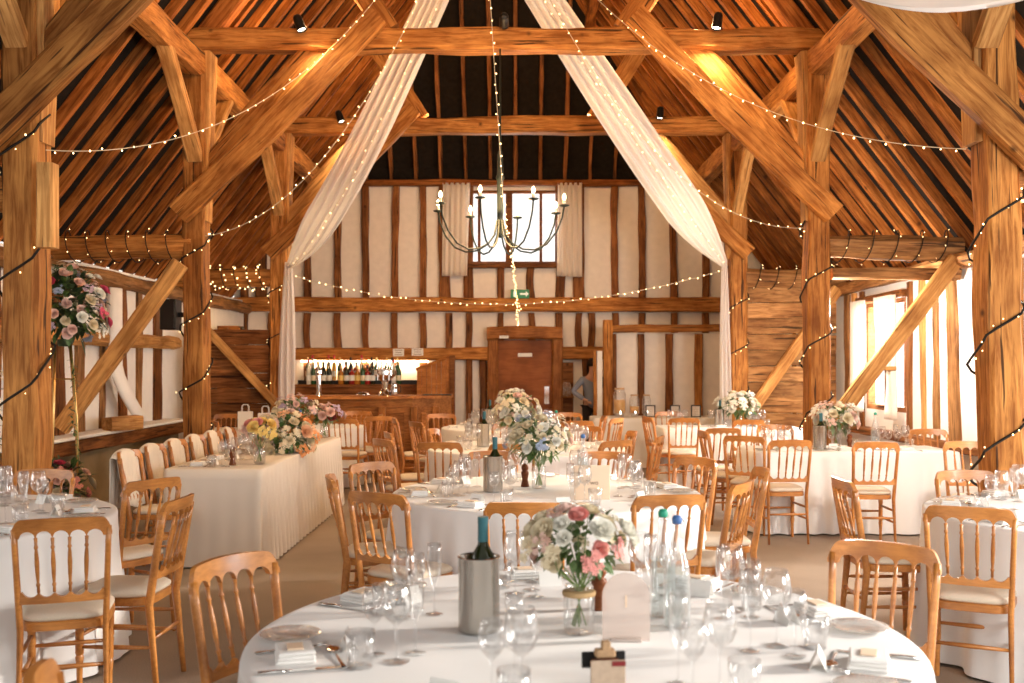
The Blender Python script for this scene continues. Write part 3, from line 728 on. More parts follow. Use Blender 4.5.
# head table chairs with draped backs
def make_drape():
    m = MB(); G = []
    path = []   # across the top rail: front flap, over, back flap
    for t in (0, .15, .3, .45, .6, .8, 1): path.append((back_y(.6+.31*t)+.028, .50+.415*t))
    path += [(back_y(.92)+.012, .935), (back_y(.92)-.014, .936)]
    for t in (0, .2, .4, .6, .8, 1): path.append((back_y(.9)-.030-.02*t, .915-.42*t))
    n = 30
    for k, (yy, zz) in enumerate(path):
        row = []; d = min(1, abs(k-7.5)/7)
        for j in range(n+1):
            q = j/n; x = -.205+.41*q; w = 1-.22*d
            row.append((x*w+.01*d, yy+(.012*math.sin(q*30+.8)*d*(1 if k < 8 else -1)), zz-.018*d*math.sin(q*5)-.045*(abs(2*q-1)**4)*(1-d)-.02*abs(x)/.2*(1-d)))
        G.append(row)
    m.grid(G); return m.build('chair_drape', 'sash', smooth=True, solid=.005)
dr0 = make_drape()
ords = ['first', 'second', 'third', 'fourth', 'fifth', 'sixth']
for k in range(6):
    yy = 7.45+.53*k
    o = place_chair(-2.88, yy, -90+rnd.uniform(-4, 4), 'wooden chair with pale cloth over its back, %s along the head table counted from us' % ords[k], 'head table chairs')
    d = dr0 if k == 0 else dr0.copy()
    if k: COL.objects.link(d)
    d.location = o.location; d.rotation_euler = o.rotation_euler
    d.scale = (.93, .97, .977); tag(d, 'pale cloth draped over the %s chair back along the head table' % ords[k], 'chair drape', 'chair drapes')

# ------------------------------------------------------------------ tables and cloths
def round_cloth(r, h, folds, amp, seed, flare=.05, n=220):
    m = MB(); G = []; rr = random.Random(seed); ph = [rr.uniform(0, 6.28) for _ in range(6)]
    def fold(a): return math.sin(folds*a+ph[0]+1.3*math.sin(2*a+ph[1])+.8*math.sin(5*a+ph[2]))*.7+.3*math.sin(folds*1.9*a+ph[3])
    for rad in (r*.0, r*.3, r*.6, r*.85, r-.03): G.append([(rad*math.cos(2*PI*j/n), rad*math.sin(2*PI*j/n), h) for j in range(n)])
    for (dr_, z) in ((-.012, h-.001), (-.003, h-.006), (0, h-.015)): G.append([((r+dr_)*math.cos(2*PI*j/n), (r+dr_)*math.sin(2*PI*j/n), z) for j in range(n)])
    for k in range(1, 13):
        t = k/12; row = []
        for j in range(n):
            a = 2*PI*j/n; q = r+flare*t+amp*(t**.8)*fold(a)+.012*math.sin(3*a+ph[4])*t
            row.append((q*math.cos(a), q*math.sin(a), h-.015-(h-.03)*t))
        G.append(row)
    m.grid(G, loop=True); return m
def rect_cloth(w, d, h, amp, step, seed, flare=.02, clear=.015, cut=None):
    m = MB(); rr = random.Random(seed); cr = .05; pts = []
    def seg(a, b2):
        L = math.dist(a, b2); n = max(2, int(L/.018)); return [(a[0]+(b2[0]-a[0])*i/n, a[1]+(b2[1]-a[1])*i/n) for i in range(n)]
    x, y = w/2, d/2
    cs = [((x-cr, -y), (x, -y+cr), (x-cr, -y+cr)), ((x, y-cr), (x-cr, y), (x-cr, y-cr)), ((-x+cr, y), (-x, y-cr), (-x+cr, y-cr)), ((-x, -y+cr), (-x+cr, -y), (-x+cr, -y+cr))]
    start = (-x+cr, -y)
    for i, (a, b2, c) in enumerate(cs):
        pts += [(p_, None) for p_ in seg(start, a)]
        for q in range(6):
            an = -PI/2+i*PI/2+q*PI/12; pts.append(((c[0]+cr*math.cos(an), c[1]+cr*math.sin(an)), an))
        start = b2
    P_ = [p_ for p_, _ in pts]; n = len(P_); L = 0; s_ = [0]
    for i in range(n): L += math.dist(P_[i], P_[(i+1) % n]); s_.append(L)
    k = max(1, round(L/step)); ph = [rr.uniform(0, 6.28) for _ in range(4)]
    nr = []
    for i in range(n):
        a, b2 = P_[i-1], P_[(i+1) % n]; v = Vector((b2[1]-a[1], -(b2[0]-a[0]))); nr.append(v.normalized())
    G = [[(q[0]*f, q[1]*f, h) for q in P_] for f in (0, .4, .8, .985)]
    G.append([(q[0], q[1], h-.008) for q in P_])
    A_ = amp if callable(amp) else (lambda nx, ny: amp)
    for kk in range(1, 11):
        t = kk/10; row = []
        for i, q in enumerate(P_):
            u = s_[i]/L*2*PI; f = math.sin(k*u+ph[0]+1.5*math.sin(3*u+ph[1])+.7*math.sin(11*u+ph[2]))
            e = flare*t+A_(nr[i].x, nr[i].y)*(t**.7)*f
            row.append((q[0]+nr[i].x*e, q[1]+nr[i].y*e, h-.008-(h-.008-clear)*t))
        G.append(row)
    m.grid(G, loop=True); return m
def table_under(x, y, rz, r=None, w=None, d=None, label='', name='round_table'):
    o = empty(name, (x, y, 0), rz); tag(o, label, 'table', 'tables under cloths')
    m = MB()
    if r: m.lathe([(r, .712), (r+.004, .72), (r+.004, .735), (r, .742)], 48)
    else: m.box((0, 0, .728), (w, d, .026), bev=.005)
    m.build('table_top', 'bar', o)
    q = (r*.6, r*.6) if r else (w/2-.12, d/2-.1)
    for sx in (-1, 1):
        for sy in (-1, 1): MB().sweep([(sx*q[0], sy*q[1], 0), (sx*q[0]*.96, sy*q[1]*.96, .712)], .014, 8).build('leg', 'steel', o)
    return o
TZ = .752
T = {}
def round_table(key, x, y, r, desc, folds=17, amp=.028, seed=1):
    table_under(x, y, .3*seed, r=r-.03, label='round folding table beneath the cloth of the %s' % desc)
    o = round_cloth(r, TZ, folds, amp, seed).build('tablecloth', 'cloth', loc=(x, y, 0), rot=(0, 0, seed*1.1), smooth=True)
    tag(o, 'white floor length tablecloth of the %s' % desc, 'tablecloth', 'round tablecloths'); T[key] = (x, y, r, desc)
round_table('T1', .19, 2.90, .955, 'arched card table', 26, .03, 1)
round_table('T2', .20, 6.20, .955, 'number board table', 24, .045, 2)
round_table('T3', .12, 9.55, .955, 'third centre table', 19, .03, 3)
round_table('T4', -.02, 12.6, .90, 'fourth centre table', 19, .03, 4)
round_table('T9', 3.18, 5.25, .95, 'sunlit post table', 15, .045, 5)
round_table('T10', -3.06, 5.12, .95, 'flower stand table', 16, .04, 6)
round_table('T5', -2.52, 12.85, .60, 'small table before the bar', 13, .03, 7)
def trestle(key, x0, x1, y0, y1, desc, mat='cloth', amp=.02, step=.14, seed=1, rz=0, cloth_label=None):
    x, y, w, d = (x0+x1)/2, (y0+y1)/2, x1-x0, y1-y0
    table_under(x, y, rz, w=w-.05, d=d-.05, label='trestle table beneath the cloth of the %s' % desc, name='trestle_table')
    o = rect_cloth(w, d, TZ, amp, step, seed).build('tablecloth', mat, loc=(x, y, 0), rot=(0, 0, rz), smooth=True)
    tag(o, cloth_label or 'white floor length tablecloth of the %s' % desc, 'tablecloth', 'trestle tablecloths'); T[key] = (x, y, w, d, desc)
trestle('H', -2.66, -1.90, 7.52, 10.95, 'head table', 'cloth_head', lambda nx, ny: .032 if nx > .5 else .002, .13, 11, cloth_label='cream cloth with a smooth end and pleated long side, on the head table')
trestle('G', -3.95, -2.95, 11.95, 12.6, 'gift table', 'cloth_head', .01, .2, 12)
trestle('W', 2.18, 4.05, 9.0, 9.74, 'brace side table', 'cloth', .03, .22, 13)
trestle('S', 1.86, 3.6, 12.35, 13.1, 'screen side table', 'cloth', .015, .16, 14)
trestle('D', 1.17, 3.35, 14.75, 15.5, 'drinks table', 'cloth_head', .004, .3, 15)

# ------------------------------------------------------------------ tableware
def glassware(name, prof, label_kind, n=20, stemmat=None):
    return MB().lathe(prof, n, caps=False).build(name, 'glass', smooth=True)
LIB = {}
PARK = []
def lib(key, o): LIB[key] = [o, False]
lib('wine', glassware('wine_glass', [(0, .003), (.036, .002), (.036, .004), (.006, .008), (.0038, .02), (.0036, .095), (.012, .103), (.030, .118), (.041, .145), (.042, .165), (.036, .195), (.031, .215), (.030, .215), (.035, .195), (.041, .165), (.040, .145), (.028, .119), (.003, .106)], '', 20))
lib('white', glassware('white_wine_glass', [(0, .003), (.031, .002), (.031, .004), (.005, .008), (.0036, .02), (.0034, .085), (.012, .093), (.026, .108), (.033, .130), (.032, .155), (.027, .182), (.026, .182), (.031, .155), (.032, .130), (.025, .109), (.003, .096)], '', 18))
lib('flute', glassware('champagne_flute', [(0, .003), (.029, .002), (.029, .004), (.005, .008), (.0034, .02), (.0034, .08), (.010, .095), (.020, .125), (.024, .16), (.023, .20), (.021, .225), (.020, .225), (.022, .20), (.023, .16), (.019, .126), (.003, .098)], '', 16))
lib('tumbler', glassware('water_tumbler', [(0, .008), (.030, .006), (.031, 0), (.033, .004), (.038, .05), (.040, .095), (.039, .095), (.036, .05), (.030, .012), (0, .010)], '', 16))
def plate():
    o = MB().lathe([(0, .004), (.055, .002), (.058, .004), (.086, .013), (.088, .014), (.087, .016), (.058, .008), (0, .007)], 32, caps=False).build('side_plate', 'plate_glass', smooth=True)
    return o
lib('plate', plate())
def knife():
    o = empty('table_knife')
    m = MB(); m.sweep([(0, -.105, .004), (0, -.06, .005), (0, -.02, .004)], [(.004, .009), (.004, .007), (.003, .006)], 8, up=(0, 0, 1)); m.build('handle', 'chrome', o, smooth=True)
    xs = []
    G = [[(-.008, -.02, .003), (.006, -.02, .003)], [(-.010, .03, .003), (.008, .03, .003)], [(-.010, .08, .003), (.008, .08, .003)], [(-.006, .105, .003), (.004, .11, .003)]]
    MB().grid(G).build('blade', 'chrome', o, solid=.0016); return o
def fork():
    o = empty('table_fork')
    MB().sweep([(0, -.10, .003), (0, -.06, .004), (0, 0, .006), (0, .035, .005)], [(.002, .009), (.002, .007), (.002, .003), (.002, .004)], 8, up=(0, 0, 1)).build('handle', 'chrome', o, smooth=True)
    m = MB(); m.box((0, .045, .006), (.024, .022, .003), bev=.001)
    for k in range(4): m.sweep([(-.0105+.007*k, .055, .006), (-.0105+.007*k, .08, .010), (-.0105+.007*k, .10, .013)], [.0019, .0017, .0009], 5)
    m.build('fork_head', 'chrome', o, smooth=True); return o
def spoon():
    o = empty('dessert_spoon')
    MB().sweep([(0, -.095, .003), (0, -.05, .004), (0, .02, .007), (0, .045, .006)], [(.002, .008), (.002, .006), (.002, .0028), (.002, .005)], 8, up=(0, 0, 1)).build('handle', 'chrome', o, smooth=True)
    G = []
    for i in range(9):
        t = i/8; w = .0195*math.sin(PI*min(1, .06+t*.94))**.7; G.append([(w*(2*j/6-1), .04+.058*t, .011-.007*(1-(2*j/6-1)**2)*math.sin(PI*t)) for j in range(7)])
    MB().grid(G).build('bowl', 'chrome', o, smooth=True, solid=.001); return o
lib('knife', knife()); lib('fork', fork()); lib('spoon', spoon())
def napkin():
    o = empty('folded_napkin')
    m = MB()
    for k, (w, d, dx) in enumerate(((.13, .105, 0), (.125, .10, .003), (.122, .097, -.002))): m.box((dx, 0, .006+.010*k), (w, d, .0095), bev=.004, rz=.03*k)
    m.build('folds', 'napkin', o)
    MB().box((.005, 0, .034), (.062, .042, .004), bev=.001).build('menu_tag', 'card_peach', o); return o
lib('napkin', napkin())
def tent():
    m = MB(); a = .040; m.add([(-a, -.022, 0), (a, -.022, 0), (a, 0, .052), (-a, 0, .052), (-a, .022, 0), (a, .022, 0)], [(0, 1, 2, 3), (3, 2, 5, 4)])
    o = m.build('place_card', 'card', solid=.001)
    t = MB()
    for k in range(5): t.box((-.018+.009*k, -.0135, .026), (.006, .0008, .004))
    t.build('handwriting', 'paperprint', o); return o
lib('card', tent())
def cooler():
    o = empty('wine_cooler')
    MB().lathe([(0, .004), (.058, .004), (.061, .006), (.061, .215), (.064, .222), (.060, .224), (.056, .218), (.056, .02), (0, .02)], 32, caps=False).build('steel_cylinder', 'steel', o, smooth=True, ang=40); return o
lib('cooler', cooler())
def wine_bottle(capmat='teal', body='glass_green', nm='wine_bottle'):
    o = empty(nm)
    MB().lathe([(0, .003), (.034, 0), (.037, .004), (.037, .185), (.033, .205), (.018, .232), (.0145, .245), (.0145, .30), (0, .30)], 20, caps=False).build('bottle_body', body, o, smooth=True)
    MB().lathe([(.0155, .245), (.016, .247), (.0155, .297), (.016, .300), (.0165, .318), (.0, .320)], 16).build('foil_cap', capmat, o, smooth=True, ang=40)
    MB().lathe([(.0376, .06), (.0376, .15)], 20, caps=False).build('bottle_label', 'card', o, smooth=True); return o
lib('bottle', wine_bottle())
def water_bottle(cap):
    o = empty('water_bottle')
    MB().lathe([(0, .004), (.036, .002), (.040, .008), (.040, .16), (.036, .19), (.020, .245), (.014, .27), (.013, .30), (.016, .303), (.015, .312), (.011, .312)], 24, caps=False).build('bottle_body', 'glass_white', o, smooth=True)
    MB().lathe([(0, .008), (.0365, .008), (.0365, .155), (.033, .185), (.0, .186)], 24, caps=False).build('water', 'water', o, smooth=True)
    MB().lathe([(.012, .311), (.015, .316), (.016, .326), (.011, .336), (0, .338)], 14).build('stopper', cap, o, smooth=True)
    MB().sweep([(.016, 0, .30), (.022, 0, .315), (.014, .004, .33)], .0013, 5).build('wire_clip', 'chrome', o); return o
lib('water_green', water_bottle('green_cap')); lib('water_blue', water_bottle('blue_cap'))
lib('mill', MB().lathe([(.026, 0), (.028, .006), (.024, .02), (.018, .045), (.022, .07), (.026, .085), (.024, .098), (.015, .104), (.022, .112), (.024, .125), (.018, .14), (.006, .146), (.006, .150), (0, .152)], 18).build('pepper_mill', 'mill', smooth=True))
def jar():
    o = MB().lathe([(0, .006), (.040, .003), (.046, .010), (.046, .105), (.040, .120), (.038, .128), (.042, .131), (.042, .143), (.040, .143), (.036, .128), (.044, .10), (.044, .012), (0, .010)], 24, caps=False).build('glass_jar', 'glass', smooth=True)
    return o
def put(key, x, y, z, rz, label, cat, group=None):
    o0, used = LIB[key]
    o = o0 if not used else copy_tree(o0); LIB[key][1] = True
    o.location = (x, y, z); o.rotation_euler = (0, 0, rz)
    assert label not in labels_seen, label
    labels_seen.add(label)
    return tag(o, label, cat, group)
NAMES = [(0, 'window side'), (45, 'door-window corner'), (90, 'door side'), (135, 'door-bar corner'), (180, 'bar side'), (225, 'near-bar corner'), (270, 'near side'), (315, 'near-window corner')]
def setting(key, ang, nm, full=2, r=None, cx=None, cy=None, jit=.02, desc=None, skip=()):
    if cx is None: cx, cy, r, desc = T[key]
    a = R(ang); er = Vector((math.cos(a), math.sin(a))); et = Vector((-math.sin(a), math.cos(a)))   # et: to the sitter's right is -et... 
    rz = a+PI/2       # local +y points to the centre
    def p(rad, tang): 
        q = Vector((cx, cy))+er*rad+et*tang; return q.x+rnd.uniform(-jit, jit)*.5, q.y+rnd.uniform(-jit, jit)*.5
    w = 'at the %s of the %s' % (nm, desc)
    def G(k, rad, tang, lab, cat, grp, dz=0, dr=0):
        if k in skip: return
        x, y = p(rad, tang); put(k, x, y, TZ+dz, rz+dr+rnd.uniform(-.08, .08), lab+' '+w, cat, grp)
    rr = r if r else .9
    G('wine', rr-.40, .10, 'large round bowled wine glass', 'wine glass', 'red wine glasses')
    G('white', rr-.36, .02, 'smaller white wine glass', 'wine glass', 'white wine glasses')
    if full >= 1:
        G('tumbler', rr-.31, .12, 'short clear water tumbler', 'tumbler', 'water tumblers')
        G('flute', rr-.46, .03, 'tall slim champagne flute', 'champagne flute', 'champagne flutes')
        G('napkin', rr-.15, 0, 'folded napkin with peach tag', 'napkin', 'folded napkins')
    if full >= 2:
        G('card', rr-.29, -.06, 'small white folded name card', 'place card', 'place cards')
        G('plate', rr-.15, -.21, 'clear glass side plate', 'side plate', 'side plates')
        G('knife', rr-.15, .115, 'silver table knife', 'knife', 'table knives')
        G('fork', rr-.15, -.095, 'silver table fork', 'fork', 'table forks')
        G('spoon', rr-.245, .03, 'silver dessert spoon lying crosswise', 'spoon', 'dessert spoons', dr=PI/2)
def ring(key, off, full, n=8, names=NAMES, drop=()):
    for a0, nm in names:
        if nm in drop: continue
        setting(key, a0+off, nm, full)
# front table, places read off the photograph
for ang, nm in ((18, 'window side'), (54, 'door-window corner'), (100, 'door side'), (148, 'door-bar corner'), (197, 'bar side'), (243, 'near-bar corner'), (292, 'near side'), (338, 'near-window corner')):
    setting('T1', ang, nm, 2)
ring('T2', 12, 2); ring('T3', 22, 1); ring('T4', 10, 1); ring('T9', 20, 2); ring('T10', 15, 2)
for k, nm in enumerate(('first', 'second', 'third', 'fourth', 'fifth', 'sixth')):
    setting('H', 180, nm, 2, r=0.0, cx=-2.66+0.0, cy=7.9+.53*k, desc='head table counted from us') if False else None
def line_setting(desc, x, y, face, nm, full):
    # sitter on the side face (degrees outward); edge point x, y
    setting(None, face, nm, full, r=.9, cx=x-.9*math.cos(R(face)), cy=y-.9*math.sin(R(face)), desc=desc)
for k, nm in enumerate(ords): line_setting('head table', -2.64, 7.8+.53*k, 180, nm, 2)
for k, nm in enumerate(('post side', 'middle', 'wall side')): line_setting('brace side table', 2.5+.55*k, 9.02, 270, nm, 2)
for k, nm in enumerate(('far post side', 'far middle', 'far wall side')): line_setting('brace side table', 2.45+.55*k, 9.72, 90, nm, 0)
for k, nm in enumerate(('aisle side', 'middle', 'screen side')): line_setting('screen side table', 2.1+.5*k, 12.37, 270, nm, 1)
for k, nm in enumerate(('far aisle side', 'far middle', 'far screen side')): line_setting('screen side table', 2.1+.5*k, 13.08, 90, nm, 0)
# table centre things
def tp(u, v): Y = 786/(v-365); return (u-514)*Y/995, Y
CN = []
def cool(x, y, desc, cap=True):
    put('cooler', x, y, TZ, 0, 'brushed steel wine cooler on the %s' % desc, 'wine cooler', 'wine coolers')
    put('bottle', x+.012, y+.0, TZ+.0215, .3, 'green wine bottle with teal foil standing in the cooler on the %s' % desc, 'wine bottle', 'cooled wine bottles')
x, y = tp(479, 632); cool(x, y, T['T1'][3])
x, y = tp(493, 492); cool(x, y, T['T2'][3])
x, y = tp(483, 447); cool(x, y, T['T3'][3])
cool(-.32, 12.75, T['T4'][3])
cool(2.85, 9.28, 'brace side table'); cool(2.62, 12.7, 'screen side table')
x, y = tp(677, 628); put('water_blue', x, y, TZ, 0, 'clear swing top water bottle with blue stopper by the arched card', 'water bottle', 'water bottles')
x, y = tp(663, 617); put('water_green', x, y, TZ, .5, 'clear swing top water bottle with green stopper by the arched card', 'water bottle', 'water bottles')
x, y = tp(583, 486); put('water_blue', x, y, TZ, 0, 'clear water bottle with blue stopper on the number board table', 'water bottle', 'water bottles')
put('water_green', .42, 9.9, TZ, 0, 'clear water bottle with green stopper on the third centre table', 'water bottle', 'water bottles')
put('water_green', .30, 12.9, TZ, 0, 'clear water bottle with green stopper on the fourth centre table', 'water bottle', 'water bottles')
put('water_green', 3.45, 9.5, TZ, 0, 'clear water bottle with green stopper on the brace side table', 'water bottle', 'water bottles')
put('water_blue', 3.05, 12.75, TZ, 0, 'clear water bottle on the screen side table', 'water bottle', 'water bottles')
put('water_blue', -2.15, 10.0, TZ, 0, 'clear water bottle behind the flowers of the head table', 'water bottle', 'water bottles')
for x, y, d in ((tp(599, 610)[0], tp(599, 610)[1], 'number one of the arched card table, behind the arched card'), (*tp(525, 487), 'number board table beside the flower jar'), (-2.22, 7.85, 'head table near its smooth end'), (3.12, 9.25, 'brace side table')):
    put('mill', x, y, TZ, 0, ('dark turned wooden pepper mill on the %s' % d).replace('number one of the ', ''), 'pepper mill', 'pepper mills')
# arched card
m = MB(); N = 24; out = []
for k in range(N+1): a = PI*k/N; out.append((.068*math.cos(a), .125+.068*math.sin(a)))
out = [(.068, 0)]+out+[(-.068, 0)]; n = len(out)
m.add([(p_[0], -.002, p_[1]) for p_ in out]+[(p_[0], .002, p_[1]) for p_ in out], [tuple(range(n-1, -1, -1)), tuple(range(n, 2*n))]+[(i, (i+1) % n, n+(i+1) % n, n+i) for i in range(n)])
x, y = tp(626, 641); o = empty('arched_table_card', (x, y, TZ), -.08); m.build('frosted_panel', 'glass_etch', o)
MB().box((0, 0, .004), (.09, .045, .008), bev=.002).build('card_base', 'glass_etch', o)
text('1', (0, -.003, .11), .05, 'card_peach', 'table_number', o); tag(o, 'frosted arch topped table card standing by the flower jar', 'table card')
# card holder at the very front
x, y = tp(604, 690); o = empty('card_holder', (x+.01, y, TZ), .1)
MB().box((0, 0, .035), (.085, .004, .070), bev=.001).build('card_front', 'wicker', o); MB().box((0, .028, .03), (.070, .045, .06), bev=.003).build('box', 'mill', o)
MB().box((.026, -.003, .062), (.034, .003, .012), bev=.001).build('red_flower_print', 'f_burgundy', o)
MB().box((-.002, .03, .080), (.05, .03, .02), bev=.004).build('block', 'cork', o); MB().box((0, .03, .098), (.022, .022, .022), bev=.003).build('knob', 'cork', o)
MB().box((0, .06, .055), (.11, .006, .04), bev=.002).build('dark_back', 'black', o)
tag(o, 'kraft card and small corked box standing at the near rim of the arched card table', 'card holder')
# printed boards
def board(u, v, w, h, label, rz=0, txt='2'):
    x, y = tp(u, v); o = MB().box((0, 0, h/2), (w, .012, h), bev=.002).build('number_board', 'card_peach', loc=(x, y, TZ), rot=(0, 0, rz)); tag(o, label, 'table number')
    text(txt, (0, -.007, h*.5), h*.2, 'paperprint', 'printed_number', o)
board(592, 500, .21, .20, 'square peach printed board standing among glasses on the number board table', .1, 'Two')
# gift bags
for dx, dy, h, lab in ((0, 0, .22, 'white paper gift bag with twisted handles, taller one on the gift table'), (.24, .02, .20, 'white paper gift bag beside the taller one on the gift table')):
    o = empty('gift_bag', (-3.28+dx, 12.15+dy, TZ), .1)
    m = MB(); m.box((0, 0, h/2), (.17, .08, h)); m.build('bag', 'paper_bag', o)
    for s in (-1, 1):
        MB().sweep([(-.04, s*.035, h-.01), (-.04, s*.035, h+.06), (-.025, s*.035, h+.085), (.025, s*.035, h+.085), (.04, s*.035, h+.06), (.04, s*.035, h-.01)], .004, 6).build('handle', 'paper_bag', o)
    tag(o, lab, 'gift bag', 'gift bags')
put('bottle', -2.86+.0, 12.2, TZ, 0, 'dark wine bottle standing on the gift table corner', 'wine bottle')
# ------------------------------------------------------------------ flowers
def rose_mesh(r, seed, rings=((.95, 7, .42), (.78, 6, .75), (.56, 5, 1.0), (.32, 4, 1.25))):
    rr = random.Random(seed); m = MB()
    for fr, n, tilt in rings:
        for k in range(n):
            a = 2*PI*k/n+rr.uniform(-.2, .2)+tilt; L = r*fr*rr.uniform(.9, 1.1); w = L*1.45; G = []
            for i in range(4):
                t = i/3; rad = L*(.15+.85*t*math.cos(tilt*.75*t)); z = r*.55*(t*math.sin(tilt)*1.25+.05)-(.10*r*t*t if tilt < .4 else 0)+r*.02
                hw = w*.5*math.sin(PI*(.16+.60*t))
                G.append([(rad*math.cos(a)-hw*q*math.sin(a)-abs(q)**2*L*.28*math.cos(a), rad*math.sin(a)+hw*q*math.cos(a)-abs(q)**2*L*.28*math.sin(a), z+abs(q)*r*.06) for q in (-1, -.5, 0, .5, 1)])
            m.grid(G)
    return m
def cluster_mesh(r, seed, n=16, q=.26):
    rr = random.Random(seed); m = MB()
    for k in range(n):
        v = Vector((rr.gauss(0, 1), rr.gauss(0, 1), abs(rr.gauss(0, 1)))).normalized()*r*rr.uniform(.55, 1)
        for j in range(5):
            a = 2*PI*j/5; s = r*q
            m.add([v, v+Vector((s*math.cos(a-.5), s*math.sin(a-.5), s*.3)), v+Vector((s*1.3*math.cos(a), s*1.3*math.sin(a), s*.1)), v+Vector((s*math.cos(a+.5), s*math.sin(a+.5), s*.3))], [(0, 1, 2, 3)])
    return m
def leaf_geo(m, base, d, L, w, mi=0):
    d = Vector(d).normalized(); s = d.cross(Vector((0, 0, 1)));
    s = s.normalized() if s.length > .01 else Vector((1, 0, 0)); n = s.cross(d); b = Vector(base)
    pts = []
    for t, ww in ((0, .1), (.3, .9), (.6, .85), (.85, .4), (1, .02)):
        c = b+d*L*t-n*0+Vector((0, 0, -L*.25*t*t)); pts.append([c-s*w*ww*.5+n*w*.12*ww, c, c+s*w*ww*.5+n*w*.12*ww])
    m.grid(pts, mi)
BLOOM = {}
def bloom(kind, colour, r, parent, loc, nrm):
    key = (kind, colour)
    if key not in BLOOM:
        mb = rose_mesh(1, hash(colour) % 97 if False else sum(map(ord, colour))) if kind == 'rose' else cluster_mesh(1, sum(map(ord, colour)))
        me_o = mb.build('bloom', 'f_'+colour, smooth=(kind == 'rose')); BLOOM[key] = me_o.data; bpy.data.objects.remove(me_o)
    nm = {'rose': colour+'_rose', 'cluster': colour+'_flower_cluster'}[kind]
    o = bpy.data.objects.new(nm, BLOOM[key]); COL.objects.link(o); o.parent = parent; o.location = loc; o.scale = (r, r, r)
    o.rotation_euler = Vector(nrm).to_track_quat('Z', 'Y').to_euler(); return o
def bouquet(name, base, centre_h, rx, rz, colours, label, n=26, seed=1, leaves=90, stems_to=None, leafmats=('leaf', 'leafpale'), rb=.03, cat='flower arrangement', droop=0, parts=None):
    """base = world point the stems rise from; blooms fill an ellipsoid above"""
    rr = random.Random(seed); o = empty(name, base); tag(o, label, cat)
    C = Vector((0, 0, centre_h)); blooms = []
    for k in range(n):
        # even spread over the upper shell
        z = 1-(k+.5)/n*1.45; a = k*2.39996+rr.uniform(-.3, .3); q = math.sqrt(max(0, 1-z*z)); v = Vector((q*math.cos(a), q*math.sin(a), z)); s = rr.uniform(.78, 1.06)
        p_ = C+Vector((v.x*rx*s, v.y*rx*s, v.z*rz*s-(droop*(1-z) if droop else 0)))
        col = rr.choice(colours); kind = 'cluster' if (rr.random() < .34 or col in ('lilac', 'blue')) else 'rose'
        r = rb*rr.uniform(.85, 1.45); bloom(kind, col, r, o, p_, (v+Vector((0, -.25, .3))).normalized()); blooms.append(p_)
    m = MB()
    for k in range(leaves):
        a = rr.uniform(0, 2*PI); z = rr.uniform(-.9, 1); q = math.sqrt(max(0, 1-z*z)); v = Vector((q*math.cos(a), q*math.sin(a), z))
        p_ = C+Vector((v.x*rx, v.y*rx, v.z*rz))*rr.uniform(.35, .88); d = (v+Vector((rr.uniform(-.5, .5), rr.uniform(-.5, .5), rr.uniform(-.3, .5))))
        leaf_geo(m, p_, d, rx*rr.uniform(.22, .42), rx*rr.uniform(.12, .22), rr.choice((0, 0, 1)))
    m.build('leaves', list(leafmats), o)
    sm = MB()
    for k, b2 in enumerate(blooms[::2]):
        a = rr.uniform(0, 2*PI); f = Vector((.022*math.cos(a), .022*math.sin(a), .012)); sm.sweep([f, Vector((-.012*math.cos(a), -.012*math.sin(a), centre_h*.45)), f.lerp(b2, .8), b2], [.0024, .0022, .0018, .001], 5)
    sm.build('stems', 'stem', o); return o
def jarred(x, y, label_f, label_j, colours, h=.20, rx=.15, rz=.11, n=30, seed=1, leaves=110, rb=.034, js=1.0):
    o = put('jar', x, y, TZ, 0, label_j, 'jar', 'flower jars'); 
    bouquet('flower_bouquet', (x, y, TZ+.012), h, rx, rz, colours, label_f, n, seed, leaves, rb=rb)
    return o
lib('jar', jar())
x, y = tp(579, 634)
jarred(x, y, 'cream and pink bouquet with leafy stems in the jar beside the arched card', 'clear glass jar holding the bouquet beside the arched card', ['cream', 'white', 'cream', 'white', 'pink', 'pink', 'blush'], .255, .145, .095, 34, 3, 150, .032)
tw = MB(); tw.lathe([(.0475, .112), (.0495, .115), (.0495, .123), (.0475, .126)], 20); o = tw.build('twine_tie', 'twine', loc=(x, y, TZ)); tag(o, 'brown twine tied around the neck of the jar by the arched card', 'twine')
x, y = tp(539, 489)
jarred(x, y, 'cream rose and pale blue bouquet in the jar on the number board table', 'clear glass jar holding the bouquet on the number board table', ['cream', 'cream', 'blush', 'white', 'white', 'cream', 'blue'], .30, .20, .14, 46, 5, 200, .034)
x, y = tp(517, 446)
jarred(x, y, 'tall cream and gold bouquet on the third centre table, before the door', 'clear glass jar holding the bouquet on the third centre table', ['cream', 'white', 'cream', 'blush', 'white'], .31, .22, .19, 46, 8, 170, .040)
jarred(3.05, 9.42, 'white and blush bouquet on the brace side trestle table, by the diagonal brace', 'clear glass jar holding the white and blush bouquet by the brace', ['white', 'blush', 'white', 'cream', 'blush'], .27, .21, .13, 36, 9, 120, .045)
jarred(2.88, 12.75, 'white bouquet on the screen side trestle table, before the hanging drape', 'clear glass jar holding the white bouquet before the drape', ['white', 'cream', 'white'], .26, .26, .15, 32, 11, 120, .05)
jarred(-.02, 12.4, 'loose cream bouquet on the fourth centre table', 'clear glass jar holding the loose cream bouquet on the fourth centre table', ['white', 'cream', 'white'], .30, .2, .16, 26, 13, 110, .04)
